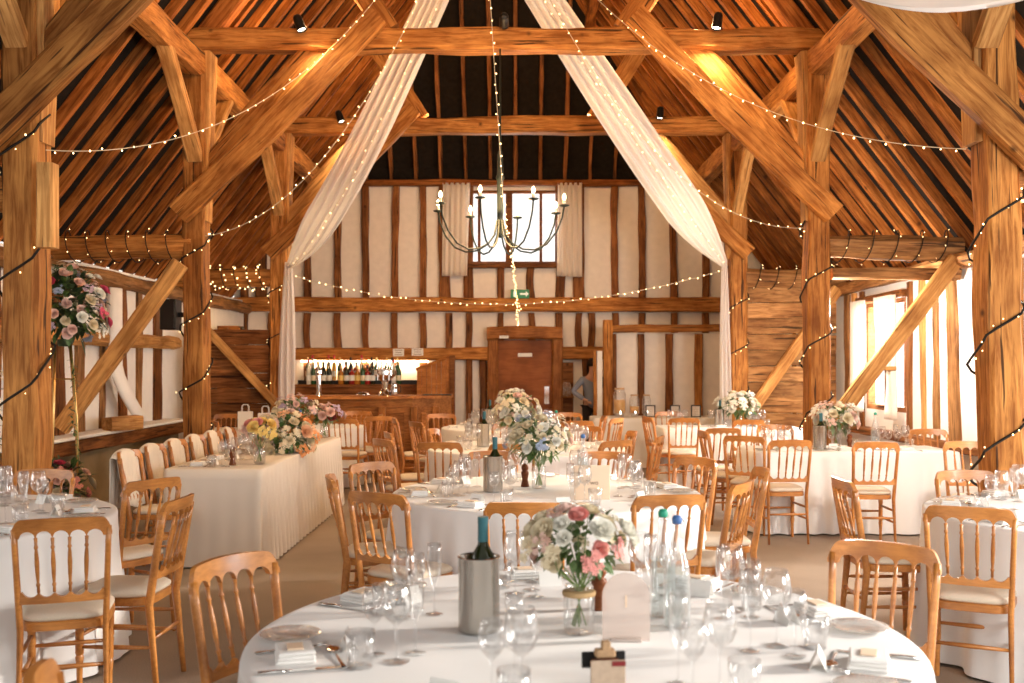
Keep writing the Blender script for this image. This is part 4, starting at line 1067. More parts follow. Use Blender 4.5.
# head table flowers
x, y = tp(296, 458)
bouquet('flower_bouquet', (-2.05, 8.98, TZ), .17, .27, .20, ['peach', 'blush', 'cream', 'orange', 'blush', 'cream', 'peach', 'cream'], 'large peach and orange flower mound trailing over the edge of the head table', 54, 21, 190, rb=.05, droop=.05)
jarred(-2.02, 7.90, 'yellow and pink flowers in a slim jar at the smooth end of the head table', 'clear glass jar holding yellow and pink flowers on the head table', ['yellow', 'pink', 'yellow', 'blush'], .27, .11, .07, 14, 22, 60, .045)
jarred(-2.25, 10.2, 'pale pink grey flowers standing behind the peach mound on the head table', 'clear glass jar behind the peach mound on the head table', ['blush', 'cream', 'lilac'], .33, .22, .12, 26, 23, 110, .04)
jarred(-2.05, 10.75, 'burgundy and blush flowers at the bar end of the head table', 'clear glass jar at the bar end of the head table', ['burgundy', 'blush', 'lilac', 'blush'], .25, .2, .09, 20, 24, 70, .042)
# tall stand arrangement
stx, sty = -3.86, 8.55
st = empty('flower_stand', (stx, sty, 0))
for dx, k in ((-.11, 0), (.11, 1)): MB().sweep([(dx*1.35, 0, 0), (dx*1.05, 0, .6), (dx*.9, 0, 1.1), (dx*.6-.02, 0, 1.72)], .014, 8).build('gold_rod', 'gold', st, smooth=True)
MB().sweep([(-.11, 0, 1.42), (.09, 0, 1.42)], .008, 6).build('cross_bar', 'gold', st); MB().box((0, 0, .008), (.42, .28, .016), bev=.004).build('foot_plate', 'gold', st); MB().lathe([(.05, 1.70), (.06, 1.72), (.06, 1.76)], 20).build('top_dish', 'leafdark', st)
tag(st, 'tall gold two legged flower stand beside the arcade post', 'flower stand')
bouquet('flower_arrangement', (stx-.0, sty, 1.72), .33, .34, .36, ['blush', 'white', 'cream', 'magenta', 'blue', 'blush', 'blush', 'lilac', 'white', 'cream'], 'big mixed flower ball with magenta and blue blooms on top of the gold stand', 80, 31, 420, leafmats=('leafdark', 'leaf'), rb=.048, droop=.07)
bouquet('flower_arrangement', (stx+.02, sty-.25, .30), .20, .30, .26, ['blush', 'cream', 'magenta', 'lilac', 'white', 'pink'], 'leafy flower arrangement at the foot of the gold stand', 26, 32, 240, leafmats=('leafdark', 'leaf'), rb=.052)
o = empty('flower_basket', (stx+.02, sty-.25, 0)); MB().lathe([(.14, 0), (.16, .1), (.19, .3), (.18, .33), (0, .30)], 20).build('tub', 'wicker', o); tag(o, 'low woven tub under the flowers at the foot of the gold stand', 'tub')
sp = empty('trailing_vine', (stx, sty-.03, .2)); m = MB(); rr = random.Random(4)
for k in range(70):
    t = k/70; m_ = Vector((.13-.06*t+.02*math.sin(9*t), 0, .3+1.1*t)); leaf_geo(m, m_, (rr.uniform(-1, 1), rr.uniform(-1, .4), rr.uniform(-.4, .8)), .05, .022, k % 2)
m.build('leaves', ['leafdark', 'leaf'], sp); MB().sweep([(.14, 0, .3), (.12, 0, .8), (.08, 0, 1.4)], .003, 5).build('stem', 'stem', sp); tag(sp, 'thin leafy vine climbing a leg of the gold stand', 'vine')
# foliage column at the picture edge
bouquet('flower_column', (-3.78, 6.9, 0), 1.15, .22, .72, ['peach', 'blush', 'white', 'cream', 'magenta'], 'tall dark green foliage column with a few roses behind the post by the side table', 22, 33, 420, leafmats=('leafdark', 'leafdark'), rb=.055)

# ------------------------------------------------------------------ bar
bx0, bx1, by = -3.2, at(451, 0, 14.6).x, 14.2
br = empty('bar_counter', ((bx0+bx1)/2, by, 0))
zc = 1.10
fr = [(bx0, by), (-2.6, by), (-1.9, by+.0), (-1.45, by+.06), (-1.15, by+.20), (bx1, by+.42)]
# plinth / body
def wall_run(path, z0, z1, th, name, mat, par):
    m = MB(); base = Vector(par.location); n = len(path)
    L = [Vector((p_[0], p_[1])) for p_ in path]; vs = []
    for p_ in L:
        for (dy, z) in ((0, z0), (0, z1), (th, z1), (th, z0)): vs.append((p_.x-base.x, p_.y+dy-base.y, z))
    fs = []
    for i in range(n-1):
        for j in range(4): fs.append((i*4+j, i*4+(j+1) % 4, (i+1)*4+(j+1) % 4, (i+1)*4+j))
    fs += [(3, 2, 1, 0), (n*4-4, n*4-3, n*4-2, n*4-1)]; m.add(vs, fs); return m.build(name, mat, par)
wall_run(fr, 0, zc-.04, .10, 'front_panel', 'bar', br)
wall_run([(x, y-.10) for x, y in fr], zc-.045, zc, .62, 'counter_top', 'bar', br)
wall_run([(x, y-.03) for x, y in fr], zc-.16, zc-.045, .05, 'top_rail', 'bar', br)
wall_run([(x, y-.03) for x, y in fr], 0, .14, .05, 'skirting', 'bar', br)
for i in range(len(fr)-1):
    a, b2 = Vector(fr[i]), Vector(fr[i+1]); 
    q = beam('panel_stile', (a.x+.02, a.y-.03, .14), (a.x+.02, a.y-.03, zc-.16), .10, .05, 'bar', wob=0, parent=br, up=(0, 1, 0))
    c = (a+b2)/2; w = (b2-a).length-.24
    MB().box((0, 0, 0), (w, .03, .55), bev=.012, rz=math.atan2((b2-a).y, (b2-a).x)).build('raised_panel', 'bar', br).location = (c.x-br.location.x, c.y-.012-by, .58)
tag(br, 'long oak panelled bar counter with curved end, in front of the bottle shelf', 'bar counter')
o = MB().box((0, 0, .006), (.42, .26, .012), bev=.004).build('bar_mat', 'black', loc=(-1.12, by+.32, zc)); tag(o, 'black rubber mat lying at the curved end of the bar counter', 'bar mat')
o = MB().lathe([(0, .0), (.09, 0), (.10, .012), (.095, .02), (.06, .05), (0, .055)], 20).build('metal_dish', 'chrome', loc=(at(362, 0, by).x, by+.1, zc), smooth=True); tag(o, 'small shiny metal dish on the bar counter', 'dish')
# beer fonts
def font(x, y, h, label):
    o = empty('beer_tap', (x, y, zc)); MB().lathe([(.045, 0), (.04, .02), (.033, .04), (.033, h-.06), (.05, h-.04), (.05, h), (.03, h+.02), (0, h+.025)], 20).build('column', 'chrome', o, smooth=True, ang=40)
    MB().sweep([(0, -.03, h-.02), (0, -.11, h-.02), (0, -.13, h-.07), (0, -.13, h-.12)], .012, 8).build('spout', 'chrome', o, smooth=True); MB().sweep([(0, -.06, h), (0, -.07, h+.07)], .012, 8).build('handle', 'chrome', o); tag(o, label, 'beer tap')
font(at(319, 0, by).x, by, .36, 'tall single chrome beer tap column on the bar counter')
o = empty('coffee_machine', (at(384, 0, by).x, by+.12, zc)); 
MB().lathe([(.10, 0), (.09, .03), (.04, .10), (.05, .2), (.12, .26), (.16, .30), (.16, .36), (.12, .38), (0, .385)], 24).build('font_body', 'chrome', o, smooth=True, ang=40)
for k in range(4): MB().sweep([(-.11+.07*k, -.05, .36), (-.11+.07*k, -.05, .50)], [.012, .008], 7).build('tap_lever', 'steel', o)
for k in range(3): MB().sweep([(-.08+.08*k, -.12, .32), (-.08+.08*k, -.18, .30), (-.08+.08*k, -.18, .22)], .011, 7).build('spout', 'chrome', o)
tag(o, 'chrome multi lever tap font standing on the bar counter', 'tap font'); o.name = 'tap_font'
o = empty('metal_jug', (at(393.5, 0, by).x, by+.1, zc)); MB().lathe([(0, .003), (.055, 0), (.058, .01), (.05, .12), (.042, .15), (.05, .18), (.046, .18), (.038, .15)], 20, caps=False).build('jug_body', 'chrome', o, smooth=True); MB().sweep([(.045, 0, .15), (.09, 0, .13), (.09, 0, .05), (.055, 0, .03)], .006, 6).build('handle', 'black', o, smooth=True); tag(o, 'shiny metal jug with dark handle beside the tap font', 'jug')
# sloping board end of the back bar
pa = at(417, 370, 16.6); pb = at(451, 357, 16.6); pc = at(451, 391, 16.6)
o = empty('sloping_board_end', (0, 16.6, 0)); m = MB()
for k in range(7):
    x0 = pa.x+(pb.x-pa.x)*k/7; x1 = pa.x+(pb.x-pa.x)*(k+1)/7-.006; z0 = pa.z+(pb.z-pa.z)*k/7; z1 = pa.z+(pb.z-pa.z)*(k+1)/7
    m.add([(x0, 0, pc.z-.3), (x1, 0, pc.z-.3), (x1, 0, z1), (x0, 0, z0), (x0, .05, pc.z-.3), (x1, .05, pc.z-.3), (x1, .05, z1), (x0, .05, z0)], [(0, 1, 2, 3), (7, 6, 5, 4), (0, 4, 5, 1), (1, 5, 6, 2), (2, 6, 7, 3), (3, 7, 4, 0)])
m.build('boards', 'bar', o); MB().sweep([(pa.x-.02, .02, pa.z+.01), (pb.x, .02, pb.z+.01)], .03, 6).build('capping', 'bar', o); MB().box(((pa.x+pb.x)/2, .02, .45), (pb.x-pa.x, .05, .95)).build('lower_panel', 'bar', o)
MB().box((pb.x+.02, .02, .85), (.09, .10, 1.7)).build('end_post', 'stud', o)
tag(o, 'vertical board end panel with sloping top, closing the back bar', 'bar end panel')
# back bar shelf and bottles
bs = empty('bottle_shelf', (-2.6, 17.1, 0)); MB().box((0, 0, 1.19), (2.3, .34, .04)).build('shelf_board', 'stud', bs); MB().box((0, 0, .58), (2.3, .30, 1.17)).build('cabinet_body', 'stud', bs)
MB().box((.0, -.02, 1.245), (2.2, .10, .07)).build('bottle_step', 'black', bs); tag(bs, 'dark back bar cabinet carrying a row of bottles', 'back bar shelf')
bcol = [('dark', (.012, .018, .008)), ('amber', (.45, .16, .02)), ('clear', (.7, .68, .6)), ('green', (.02, .08, .03)), ('red', (.30, .02, .015)), ('gold', (.75, .42, .10))]
def bshape(k): return [[(0, .002), (.036, 0), (.038, .01), (.038, .17), (.03, .20), (.014, .225), (.013, .29), (0, .292)], [(0, .002), (.042, 0), (.044, .01), (.044, .14), (.035, .165), (.014, .18), (.014, .24), (0, .242)], [(0, .002), (.033, 0), (.034, .01), (.034, .21), (.014, .24), (.014, .32), (0, .322)]][k]
bl = []
rr = random.Random(12)
for i, (cn, cc) in enumerate(bcol):
    mt = plain('spirit_'+cn, cc, .12, coat=.5)
    o = empty('spirit_bottle'); MB().lathe(bshape(i % 3), 12, caps=False).build('bottle_body', mt, o, smooth=True, ang=50)
    MB().lathe([(.0395 if i % 3 == 0 else .0455 if i % 3 == 1 else .0355, .05), (.0395 if i % 3 == 0 else .0455 if i % 3 == 1 else .0355, .12)], 12, caps=False).build('bottle_label', ['card', 'f_yellow', 'card', 'f_cream', 'card', 'f_white'][i], o, smooth=True)
    MB().lathe([(.016, bshape(i % 3)[-2][1]-.03), (.016, bshape(i % 3)[-2][1]+.015)], 10).build('bottle_cap', ['black', 'gold', 'red', 'gold', 'black', 'red'][i], o); bl.append([o, False, cn])
xb = -3.55; k = 0
places = ['near the arcade post', 'behind the tall tap column', 'in the middle of the shelf', 'behind the tap font', 'towards the sloping board end']
while xb < -1.95:
    for row in (0, 1):
        if row and rr.random() < .35: continue
        B = bl[rr.randrange(6)]; o = B[0] if not B[1] else copy_tree(B[0]); B[1] = True
        o.scale = (1.12, 1.12, 1.28); o.location = (xb+.04*row, 17.14-.13*row, 1.21 if row else 1.282); o.rotation_euler = (0, 0, rr.uniform(0, 6))
        tag(o, '%s spirit bottle in the %s row on the lit back bar shelf' % (B[2], 'front' if row else 'rear'), 'bottle', 'bottles on the back bar, %s %s' % (B[2], 'front' if row else 'rear'))
    xb += rr.uniform(.08, .10); k += 1
# small jars / items on bar shelf
for u, d in ((256, 'first'), (262, 'second')):
    p_ = at(u, 384, 15.2)
cab = empty('display_cabinet', (at(229, 0, 15.4).x, 15.4, 0)); w = .34; zt0, zt1 = 1.50, 2.14
m = MB(); m.box((0, .1, .74), (w, .3, 1.48)); m.build('lower_body', 'bar', cab)
m = MB(); m.box((-w/2+.015, .1, 1.81), (.03, .3, .66)).box((w/2-.015, .1, 1.81), (.03, .3, .66)).box((0, .1, 2.13), (w, .3, .03)).box((0, .1, 1.49), (w, .3, .03)).box((0, .24, 1.81), (w, .02, .64)); m.build('carcass', 'bar', cab)
for sx in (-1, 1):
    f = MB(); cx = sx*.075
    f.box((cx-.06, -.06, 1.81), (.022, .02, .6)).box((cx+.06, -.06, 1.81), (.022, .02, .6)).box((cx, -.06, 2.10), (.12, .02, .03)).box((cx, -.06, 1.52), (.12, .02, .03)); dd = f.build('door', 'bar', cab); MB().box((cx, -.06, 1.81), (.10, .004, .55)).build('pane', 'pane', dd)
MB().box((0, .21, 1.81), (.28, .015, .56)).build('lit_back_panel', plain('cabinet_light', (1, .8, .5), .5, emis=(1, .66, .28), es=2.2), cab)
for z in (1.66, 1.84, 2.0): MB().box((0, .08, z), (.28, .2, .012)).build('shelf', 'bar', cab)
tag(cab, 'small wooden display cabinet with two lit glass doors behind the plank screen', 'display cabinet')
# dark lantern next to it
o = empty('lantern', (at(243, 0, 15.5).x, 15.45, 0)); MB().box((0, 0, .9), (.12, .12, 1.8)).build('stand', 'stud', o); MB().lathe([(.055, 1.8), (.06, 1.82), (.06, 2.05), (.03, 2.12), (0, 2.13)], 10).build('lantern_body', 'black', o); tag(o, 'dark lantern on a narrow stand beside the lit display cabinet', 'lantern')
# speaker
o = empty('loudspeaker', (at(174, 0, 10.6).x, 10.5, at(0, 330, 10.5).z)); MB().box((0, 0, .16), (.17, .20, .32), bev=.01).build('cabinet', 'black', o); MB().box((0, -.105, .16), (.14, .01, .29), bev=.003).build('grille', 'screen_black', o)
MB().box((.11, 0, .16), (.10, .05, .05)).build('bracket', 'black', o); tag(o, 'black loudspeaker mounted beside the middle arcade post', 'loudspeaker')
# timber offcut block on sill
o = empty('sill_timber', (WL+.30, 10.6, .82)); 
beam('squared_log', (WL+.24, 10.9, .89), (WL+.42, 11.35, .89), .15, .14, 'oak_pale', wob=.02, parent=o); tag(o, 'short pale squared log resting on the white sill by the plaster reveal', 'timber log')

# drinks table things
def dispenser(x, h, r, fill, label):
    o = empty('drinks_dispenser', (x, 15.1, TZ)); MB().lathe([(r*.7, .0), (r*.75, .04), (r, .06), (r, h*.8), (r*.75, h*.9), (r*.75, h*.94)], 24, caps=False).build('glass_body', 'glass_white', o, smooth=True)
    MB().lathe([(0, .062), (r*.94, .062), (r*.94, .062+fill), (0, .062+fill)], 24, caps=False).build('drink', 'juice' if fill > .05 and h < .45 else 'water', o, smooth=True)
    MB().lathe([(r*.8, h*.94), (r*.8, h), (0, h+.003)], 20).build('lid', 'cork' if h > .3 else 'chrome', o); MB().sweep([(0, -r, .09), (0, -r-.04, .09), (0, -r-.04, .05)], .01, 6).build('tap', 'chrome', o); tag(o, label, 'drinks dispenser')
dispenser(at(619.5, 0, 15.1).x, .44, .095, .2, 'tallest glass drinks dispenser with cork lid, at the post end of the drinks table')
dispenser(at(634.5, 0, 15.1).x, .34, .075, .1, 'glass drinks dispenser with orange drink on the drinks table')
dispenser(at(646.5, 0, 15.1).x, .34, .065, .02, 'slim empty glass dispenser beside the orange drink')
for u, d in ((650.5, 'first black photo frame, beside the dispensers'), (675, 'middle black photo frame on the drinks table'), (696, 'black photo frame closest to the hanging drape')):
    o = empty('photo_frame', (at(u, 0, 15.0).x, 15.0, TZ), R(-16)); w, h, t = .15, .185, .018
    f = MB(); f.box((-w/2+t/2, 0, h/2), (t, .02, h)).box((w/2-t/2, 0, h/2), (t, .02, h)).box((0, 0, h-t/2), (w-2*t, .02, t)).box((0, 0, t/2), (w-2*t, .02, t)); f.build('frame', 'screen_black', o)
    MB().box((0, .004, h/2), (w-t, .006, h-t)).build('printed_sheet', 'mirror', o); l = MB()
    for k in range(5): l.box((0, -.0005, h*.75-k*.025), (w*.45, .002, .005))
    l.build('printed_lines', 'paperprint', o); MB().sweep([(0, .01, h*.6), (0, .07, 0)], .006, 5).build('stand', 'screen_black', o); tag(o, d, 'photo frame', 'photo frames')
o = MB().lathe([(0, .005), (.07, 0), (.08, .02), (.085, .10), (.08, .19), (.06, .22), (.062, .24)], 20, caps=False).build('glass_jar', 'glass_white', loc=(at(566.5, 0, YB-.2).x, YB-.2, at(0, 396.5, YB-.2).z+.008), smooth=True); tag(o, 'large pale glass jar on the dark shelf beside the door', 'jar')

# ------------------------------------------------------------------ person in the corridor
px, py = at(592, 0, 16.6).x, 16.6
per = empty('person', (px, py, 0), R(25)); per.scale = (.94, .94, .94); tag(per, 'person in a blue grey shirt, hand on hip, half hidden in the doorway', 'person')
def skin_body(name, pts, edges, mat, par, sub=2, root=0):
    me = bpy.data.meshes.new(name); me.from_pydata([p_[0] for p_ in pts], edges, []); o = bpy.data.objects.new(name, me); COL.objects.link(o); o.parent = par
    md = o.modifiers.new('skin', 'SKIN'); md.use_smooth_shade = True
    if not me.skin_vertices: me.attributes.new
    bpy.context.view_layer.update()
    sv = me.skin_vertices[0].data if me.skin_vertices else None
    if sv:
        for i, p_ in enumerate(pts): sv[i].radius = p_[1]; sv[i].use_root = (i == root)
    s2 = o.modifiers.new('sub', 'SUBSURF'); s2.levels = sub; s2.render_levels = sub; me.materials.append(M[mat]); return o
def skinned(name, pts, edges, mat, par, root=0):
    bpy.ops.object.select_all(action='DESELECT')
    me = bpy.data.meshes.new(name); me.from_pydata([p_[0] for p_ in pts], edges, []); o = bpy.data.objects.new(name, me); COL.objects.link(o)
    bpy.context.view_layer.objects.active = o; o.modifiers.new('skin', 'SKIN')
    if len(me.skin_vertices) == 0:
        bpy.ops.object.mode_set(mode='EDIT'); bpy.ops.object.mode_set(mode='OBJECT')
        try: bpy.ops.mesh.customdata_skin_add()
        except Exception: pass
    sv = me.skin_vertices[0].data
    for i, p_ in enumerate(pts): sv[i].radius = p_[1] if hasattr(p_[1], '__len__') else (p_[1], p_[1]); sv[i].use_root = (i == root)
    s2 = o.modifiers.new('sub', 'SUBSURF'); s2.levels = 2; s2.render_levels = 2
    o.modifiers['skin'].use_smooth_shade = True; me.materials.append(M[mat]); o.parent = par; return o
# body (skin coloured, continuous), then clothing
body = skinned('body', [((0, 0, .95), (.14, .10)), ((0, 0, 1.15), (.12, .09)), ((0, 0, 1.36), (.15, .10)), ((0, 0, 1.45), (.06, .06)), ((0, -.01, 1.52), (.05, .055)), ((0, -.02, 1.60), (.075, .09)), ((0, -.02, 1.69), (.06, .075)),
    ((-.19, 0, 1.39), .045), ((-.36, .04, 1.17), .036), ((-.20, -.11, 1.02), .026), ((-.16, -.14, 1.0), .028),
    ((.19, 0, 1.39), .045), ((.34, .04, 1.17), .036), ((.30, -.14, 1.0), .026), ((.29, -.19, .97), .028),
    ((-.10, 0, .86), (.085, .085)), ((-.11, 0, .48), .058), ((-.11, .02, .10), .036), ((-.11, -.12, .035), (.035, .03)),
    ((.10, 0, .86), (.085, .085)), ((.12, 0, .48), .058), ((.12, .02, .10), .036), ((.12, -.12, .035), (.035, .03))],
    [(0, 1), (1, 2), (2, 3), (3, 4), (4, 5), (5, 6), (2, 7), (7, 8), (8, 9), (9, 10), (2, 11), (11, 12), (12, 13), (13, 14), (0, 15), (15, 16), (16, 17), (17, 18), (0, 19), (19, 20), (20, 21), (21, 22)], 'skin', per)
skinned('shirt', [((0, 0, .84), (.175, .14)), ((0, 0, 1.15), (.14, .11)), ((0, 0, 1.36), (.17, .12)), ((0, 0, 1.445), (.07, .07)), ((-.195, 0, 1.385), .062), ((-.365, .04, 1.17), .052), ((-.215, -.10, 1.035), .042), ((.195, 0, 1.385), .062), ((.345, .04, 1.17), .052), ((.30, -.13, 1.01), .042)],
    [(0, 1), (1, 2), (2, 3), (2, 4), (4, 5), (5, 6), (2, 7), (7, 8), (8, 9)], 'shirt', per)
skinned('trousers', [((0, 0, .96), (.15, .11)), ((-.10, 0, .84), (.10, .10)), ((-.11, 0, .48), .075), ((-.11, .02, .10), .055), ((.10, 0, .84), (.10, .10)), ((.12, 0, .48), .075), ((.12, .02, .10), .055)], [(0, 1), (1, 2), (2, 3), (0, 4), (4, 5), (5, 6)], 'trousers', per)
hm = MB(); G = []
for i in range(9):
    th = PI*i/8*.62; G.append([(.088*math.sin(th)*math.cos(2*PI*j/18)*(1), -.015+.105*math.sin(th)*math.sin(2*PI*j/18)+.01, 1.655+.105*math.cos(th)-(.07*max(0, math.sin(2*PI*j/18))*(i/8)**2)) for j in range(18)])
hm.grid(G, loop=True); hm.build('hair', 'hair', per, smooth=True, solid=.012)
skinned('ponytail', [((0, .09, 1.68), .035), ((0, .13, 1.58), .04), ((0, .12, 1.44), .028), ((0, .12, 1.34), .012)], [(0, 1), (1, 2), (2, 3)], 'hair', per)
fc = MB()
for sx in (-1, 1): fc.lathe([(0, -.009), (.010, 0), (0, .009)], 8, c=(sx*.032, -.108, 1.635))
fc.build('eyes', 'black', per); MB().sweep([(0, -.112, 1.635), (0, -.130, 1.60), (0, -.112, 1.592)], [.006, .012, .006], 6).build('nose', 'skin', per, smooth=True); MB().sweep([(-.025, -.106, 1.562), (0, -.112, 1.558), (.025, -.106, 1.562)], [.003, .006, .003], 6).build('mouth', 'f_pink', per)
for sx, hx, hy, hz in ((-1, -.15, -.155, .995), (1, .29, -.21, .96)):
    for k in range(5):
        a = (k-2)*.014; ln = (.05, .07, .078, .072, .055)[k]
        MB().sweep([(hx+a, hy, hz), (hx+a*1.1, hy-ln*.5, hz-.015), (hx+a*1.15, hy-ln*.8, hz-.045)], [.009, .008, .006], 6).build('finger', 'skin', per, smooth=True)

# ------------------------------------------------------------------ chandelier
cx, cy = -.14, 10.0; zr = 3.17; Rch = .66
chd = empty('chandelier', (cx, cy, 0)); cz = at(0, 240, cy).z
MB().lathe([(.010, cz+.02), (.022, cz+.05), (.012, cz+.09), (.030, cz+.14), (.032, cz+.60), (.045, cz+.62), (.032, cz+.66), (.026, 3.66), (.012, 3.70), (.008, ZT)], 12).build('centre_rod', 'iron', chd, smooth=True)
for k in range(8):
    a = PI/8+k*PI/4+.12; er = (math.cos(a), math.sin(a)); zz = zr
    pts = [(er[0]*r_, er[1]*r_, z_) for r_, z_ in ((.03, cz+.20), (.06, cz+.05), (.13, cz-.04), (.24, cz-.10), (.36, cz-.11), (.48, cz-.06), (.58, cz+.06), (.64, cz+.20), (Rch, zz-.06))]
    MB().sweep(pts, .009, 7).build('arm', 'iron', chd, smooth=True)
    cp = MB().lathe([(.012, -.07), (.045, -.062), (.052, -.052), (.048, -.05), (.014, -.055)], 14, caps=False).build('candle_cup', 'iron', chd, loc=(er[0]*Rch, er[1]*Rch, zz), smooth=True)
    MB().lathe([(.015, -.055), (.015, -.005), (0, -.003)], 10).build('candle_tube', 'candle', cp, smooth=True)
    MB().lathe([(.009, -.004), (.019, .02), (.017, .04), (.006, .062), (0, .066)], 10).build('bulb', 'bulb', cp, smooth=True)
tag(chd, 'black iron candle bulb chandelier hanging before the gable window', 'chandelier')

# ------------------------------------------------------------------ drapes
def drape(name, p0, p1, w0, wm, w1, sag, label, folds=5, amp=.05, nz=34, side=None, mat='sheer', wdir=None):
    p0, p1 = Vector(p0), Vector(p1); d = (p1-p0).normalized(); s = Vector(wdir) if wdir else d.cross(Vector((0, 1, 0))).normalized(); nn = s.cross(d).normalized(); G = []; nu = folds*7
    for k in range(nz+1):
        t = k/nz; c = p0.lerp(p1, t)-Vector((0, 0, 1))*sag*math.sin(PI*t**1.25)
        w = w0+(wm-w0)*math.sin(min(1, t/.78)*PI/2) if t < .78 else wm+(w1-wm)*((t-.78)/.22)**1.6
        G.append([c+s*w*(q/nu-.5)+nn*amp*(.4+.6*min(1, w/wm))*math.sin(q/nu*folds*2*PI+1.2*math.sin(2.1*t+q/nu*2))+Vector((0, 0, -.16*math.sin(PI*q/nu)*(max(0, t-.5)*2)**2*min(1, w/wm))) for q in range(nu+1)])
    m = MB(); m.grid(G); o = m.build(name, mat, smooth=True); tag(o, label, 'drape'); return o
apex = at(480, -95, 9.6)
dl1 = at(289, 266, P[3]-.28); dr1 = at(724, 264, P[3]-.28)
drape('ceiling_drape', apex+Vector((-.03, 0, 0)), dl1, .24, .46, .10, .26, 'long white voile swag falling from the ridge to the post on the bar side', 5, .045)
drape('ceiling_drape', apex+Vector((.03, 0, 0)), dr1, .28, .52, .10, .06, 'long white voile swag falling from the ridge to the post on the window side', 5, .045)
drape('hanging_drape', dl1+Vector((-.0, -.03, .05)), at(286, 412, P[3]-.28), .10, .24, .22, 0, 'gathered white voile tail hanging straight down the post near the bar', 3, .04, mat='sheer')
drape('hanging_drape', dr1+Vector((.0, -.03, .05)), at(726, 425, P[3]-.28), .08, .15, .15, 0, 'gathered white voile tail hanging straight down the post by the drinks table', 3, .03, mat='sheer')
# near swag across the top corner
pa = at(812, -3, 5.0); pb = at(1060, -10, 5.0)
G = []
for k in range(33):
    t = k/32; c = pa.lerp(pb, t)+Vector((0, 0, -.13*math.sin(PI*t)))
    G.append([c+Vector((0, .22*(q/14-.5)+.012*math.sin(q*1.9), .42*(q/14)**1.5+.02*math.sin(q*1.5+t*3))) for q in range(15)])
m = MB(); m.grid(G); o = m.build('ceiling_drape', 'sheer', smooth=True); tag(o, 'white voile swag crossing high over the sunlit post with lights along it', 'drape')

# ------------------------------------------------------------------ fairy lights
fb = MB(); fb.lathe([(0, -.009), (.006, -.006), (.008, 0), (.006, .006), (0, .009)], 6); fbo = fb.build('fairy_bulb', 'fairy', smooth=True); FB = fbo.data; bpy.data.objects.remove(fbo)
def lights(name, path, label, spacing=.12, wmat='wire', wr=.003, bs=1.0, drop=.02, maxn=95):
    path = [Vector(p_) for p_ in path]; o = empty(name, path[0]); b = path[0]
    MB().sweep([p_-b for p_ in path], wr, 5).build('wire', wmat, o)
    L = [0]
    for i in range(len(path)-1): L.append(L[-1]+(path[i+1]-path[i]).length)
    n = min(maxn, max(3, int(L[-1]/spacing)))
    j = 0
    for k in range(n):
        s = L[-1]*(k+.5)/n
        while j < len(L)-2 and L[j+1] < s: j += 1
        t = (s-L[j])/max(1e-6, L[j+1]-L[j]); p_ = path[j].lerp(path[j+1], min(1, t))
        bb = bpy.data.objects.new('bulb', FB); COL.objects.link(bb); bb.parent = o
        bb.location = p_-b+Vector((rnd.uniform(-drop, drop), rnd.uniform(-drop, drop)*.6-.004, rnd.uniform(-drop, drop*.7))); q = bs*rnd.uniform(.65, 1.05); bb.scale = (q, q, q)
    tag(o, label, 'string lights', 'strings of fairy lights'); return o
def cat(p0, p1, sag, n=30): p0, p1 = Vector(p0), Vector(p1); return [p0.lerp(p1, t/n)-Vector((0, 0, sag*4*(t/n)*(1-t/n))) for t in range(n+1)]
lights('string_lights', cat(at(46, 150, 6.3), at(378, -4, 9.4), .42), 'string of lights from the bar side near post up across the middle tie beam', .13, bs=.9)
lights('string_lights', cat(at(205, 236, 9.9), at(424, -10, 10.0), .55), 'string of lights rising from the middle bar side post along the drape', .10, bs=1.0)
lights('string_lights', [at(490, -6, 9.6), at(494, 60, 9.7), at(500, 150, 9.8), at(504, 215, 9.9), at(511, 250, 11.5), at(516, 290, 14.5), at(518, 326, 17.1)], 'string of lights dropping straight past the chandelier rod to the exit sign', .085, bs=1.0)
lights('string_lights', cat(at(590, -8, 9.6), at(966, 149, 6.4), .35), 'string of lights sweeping from the ridge to the sunlit post', .13, bs=.9)
lights('string_lights', cat(at(546, -8, 9.7), at(803, 228, 9.95), .6), 'string of lights following the window side drape down to the middle post', .10)
lights('string_lights', cat(at(293, 276, 13.4), at(723, 270, 13.4), .42), 'string of lights sagging across the gable between the two hanging drapes', .10, bs=1.15)
lights('string_lights', [at(518, 296, 17.1), at(516, 303, 17.0), at(521, 308, 17.0), at(515, 314, 17.0), at(519, 326, 17.0)], 'little knot of lights bunched below the exit sign', .05, bs=1.3)
# lights inside the drapes
def along(p0, p1, sag, off): return [Vector(p0).lerp(Vector(p1), t/24)-Vector((0, 0, sag*math.sin(PI*(t/24)**1.25)))+Vector(off)*1.0 for t in range(25)]
lights('string_lights', along(apex, dl1, .30, (.06, -.10, -.02)), 'string of lights laid inside the bar side drape', .16, wr=.0025, bs=1.1)
lights('string_lights', along(apex, dr1, .10, (.0, -.10, -.02)), 'string of lights laid inside the window side drape', .16, wr=.0025, bs=1.1)
lights('string_lights', [pa.lerp(pb, t/16)+Vector((0, -.12, -.10*math.sin(PI*t/16)+.05)) for t in range(17)], 'string of lights on the swag over the sunlit post', .16, wr=.002, bs=1.0)
def helix(X, Y, z0, z1, r, turns, ph=0, squash=1): 
    n = int(turns*16); return [Vector((X+r*1.08*max(-.82, min(.82, 1.25*math.cos(ph+2*PI*turns*k/n))), Y+r*1.08*max(-.82, min(.82, 1.25*math.sin(ph+2*PI*turns*k/n)))*.97, z0+(z1-z0)*k/n)) for k in range(n+1)]
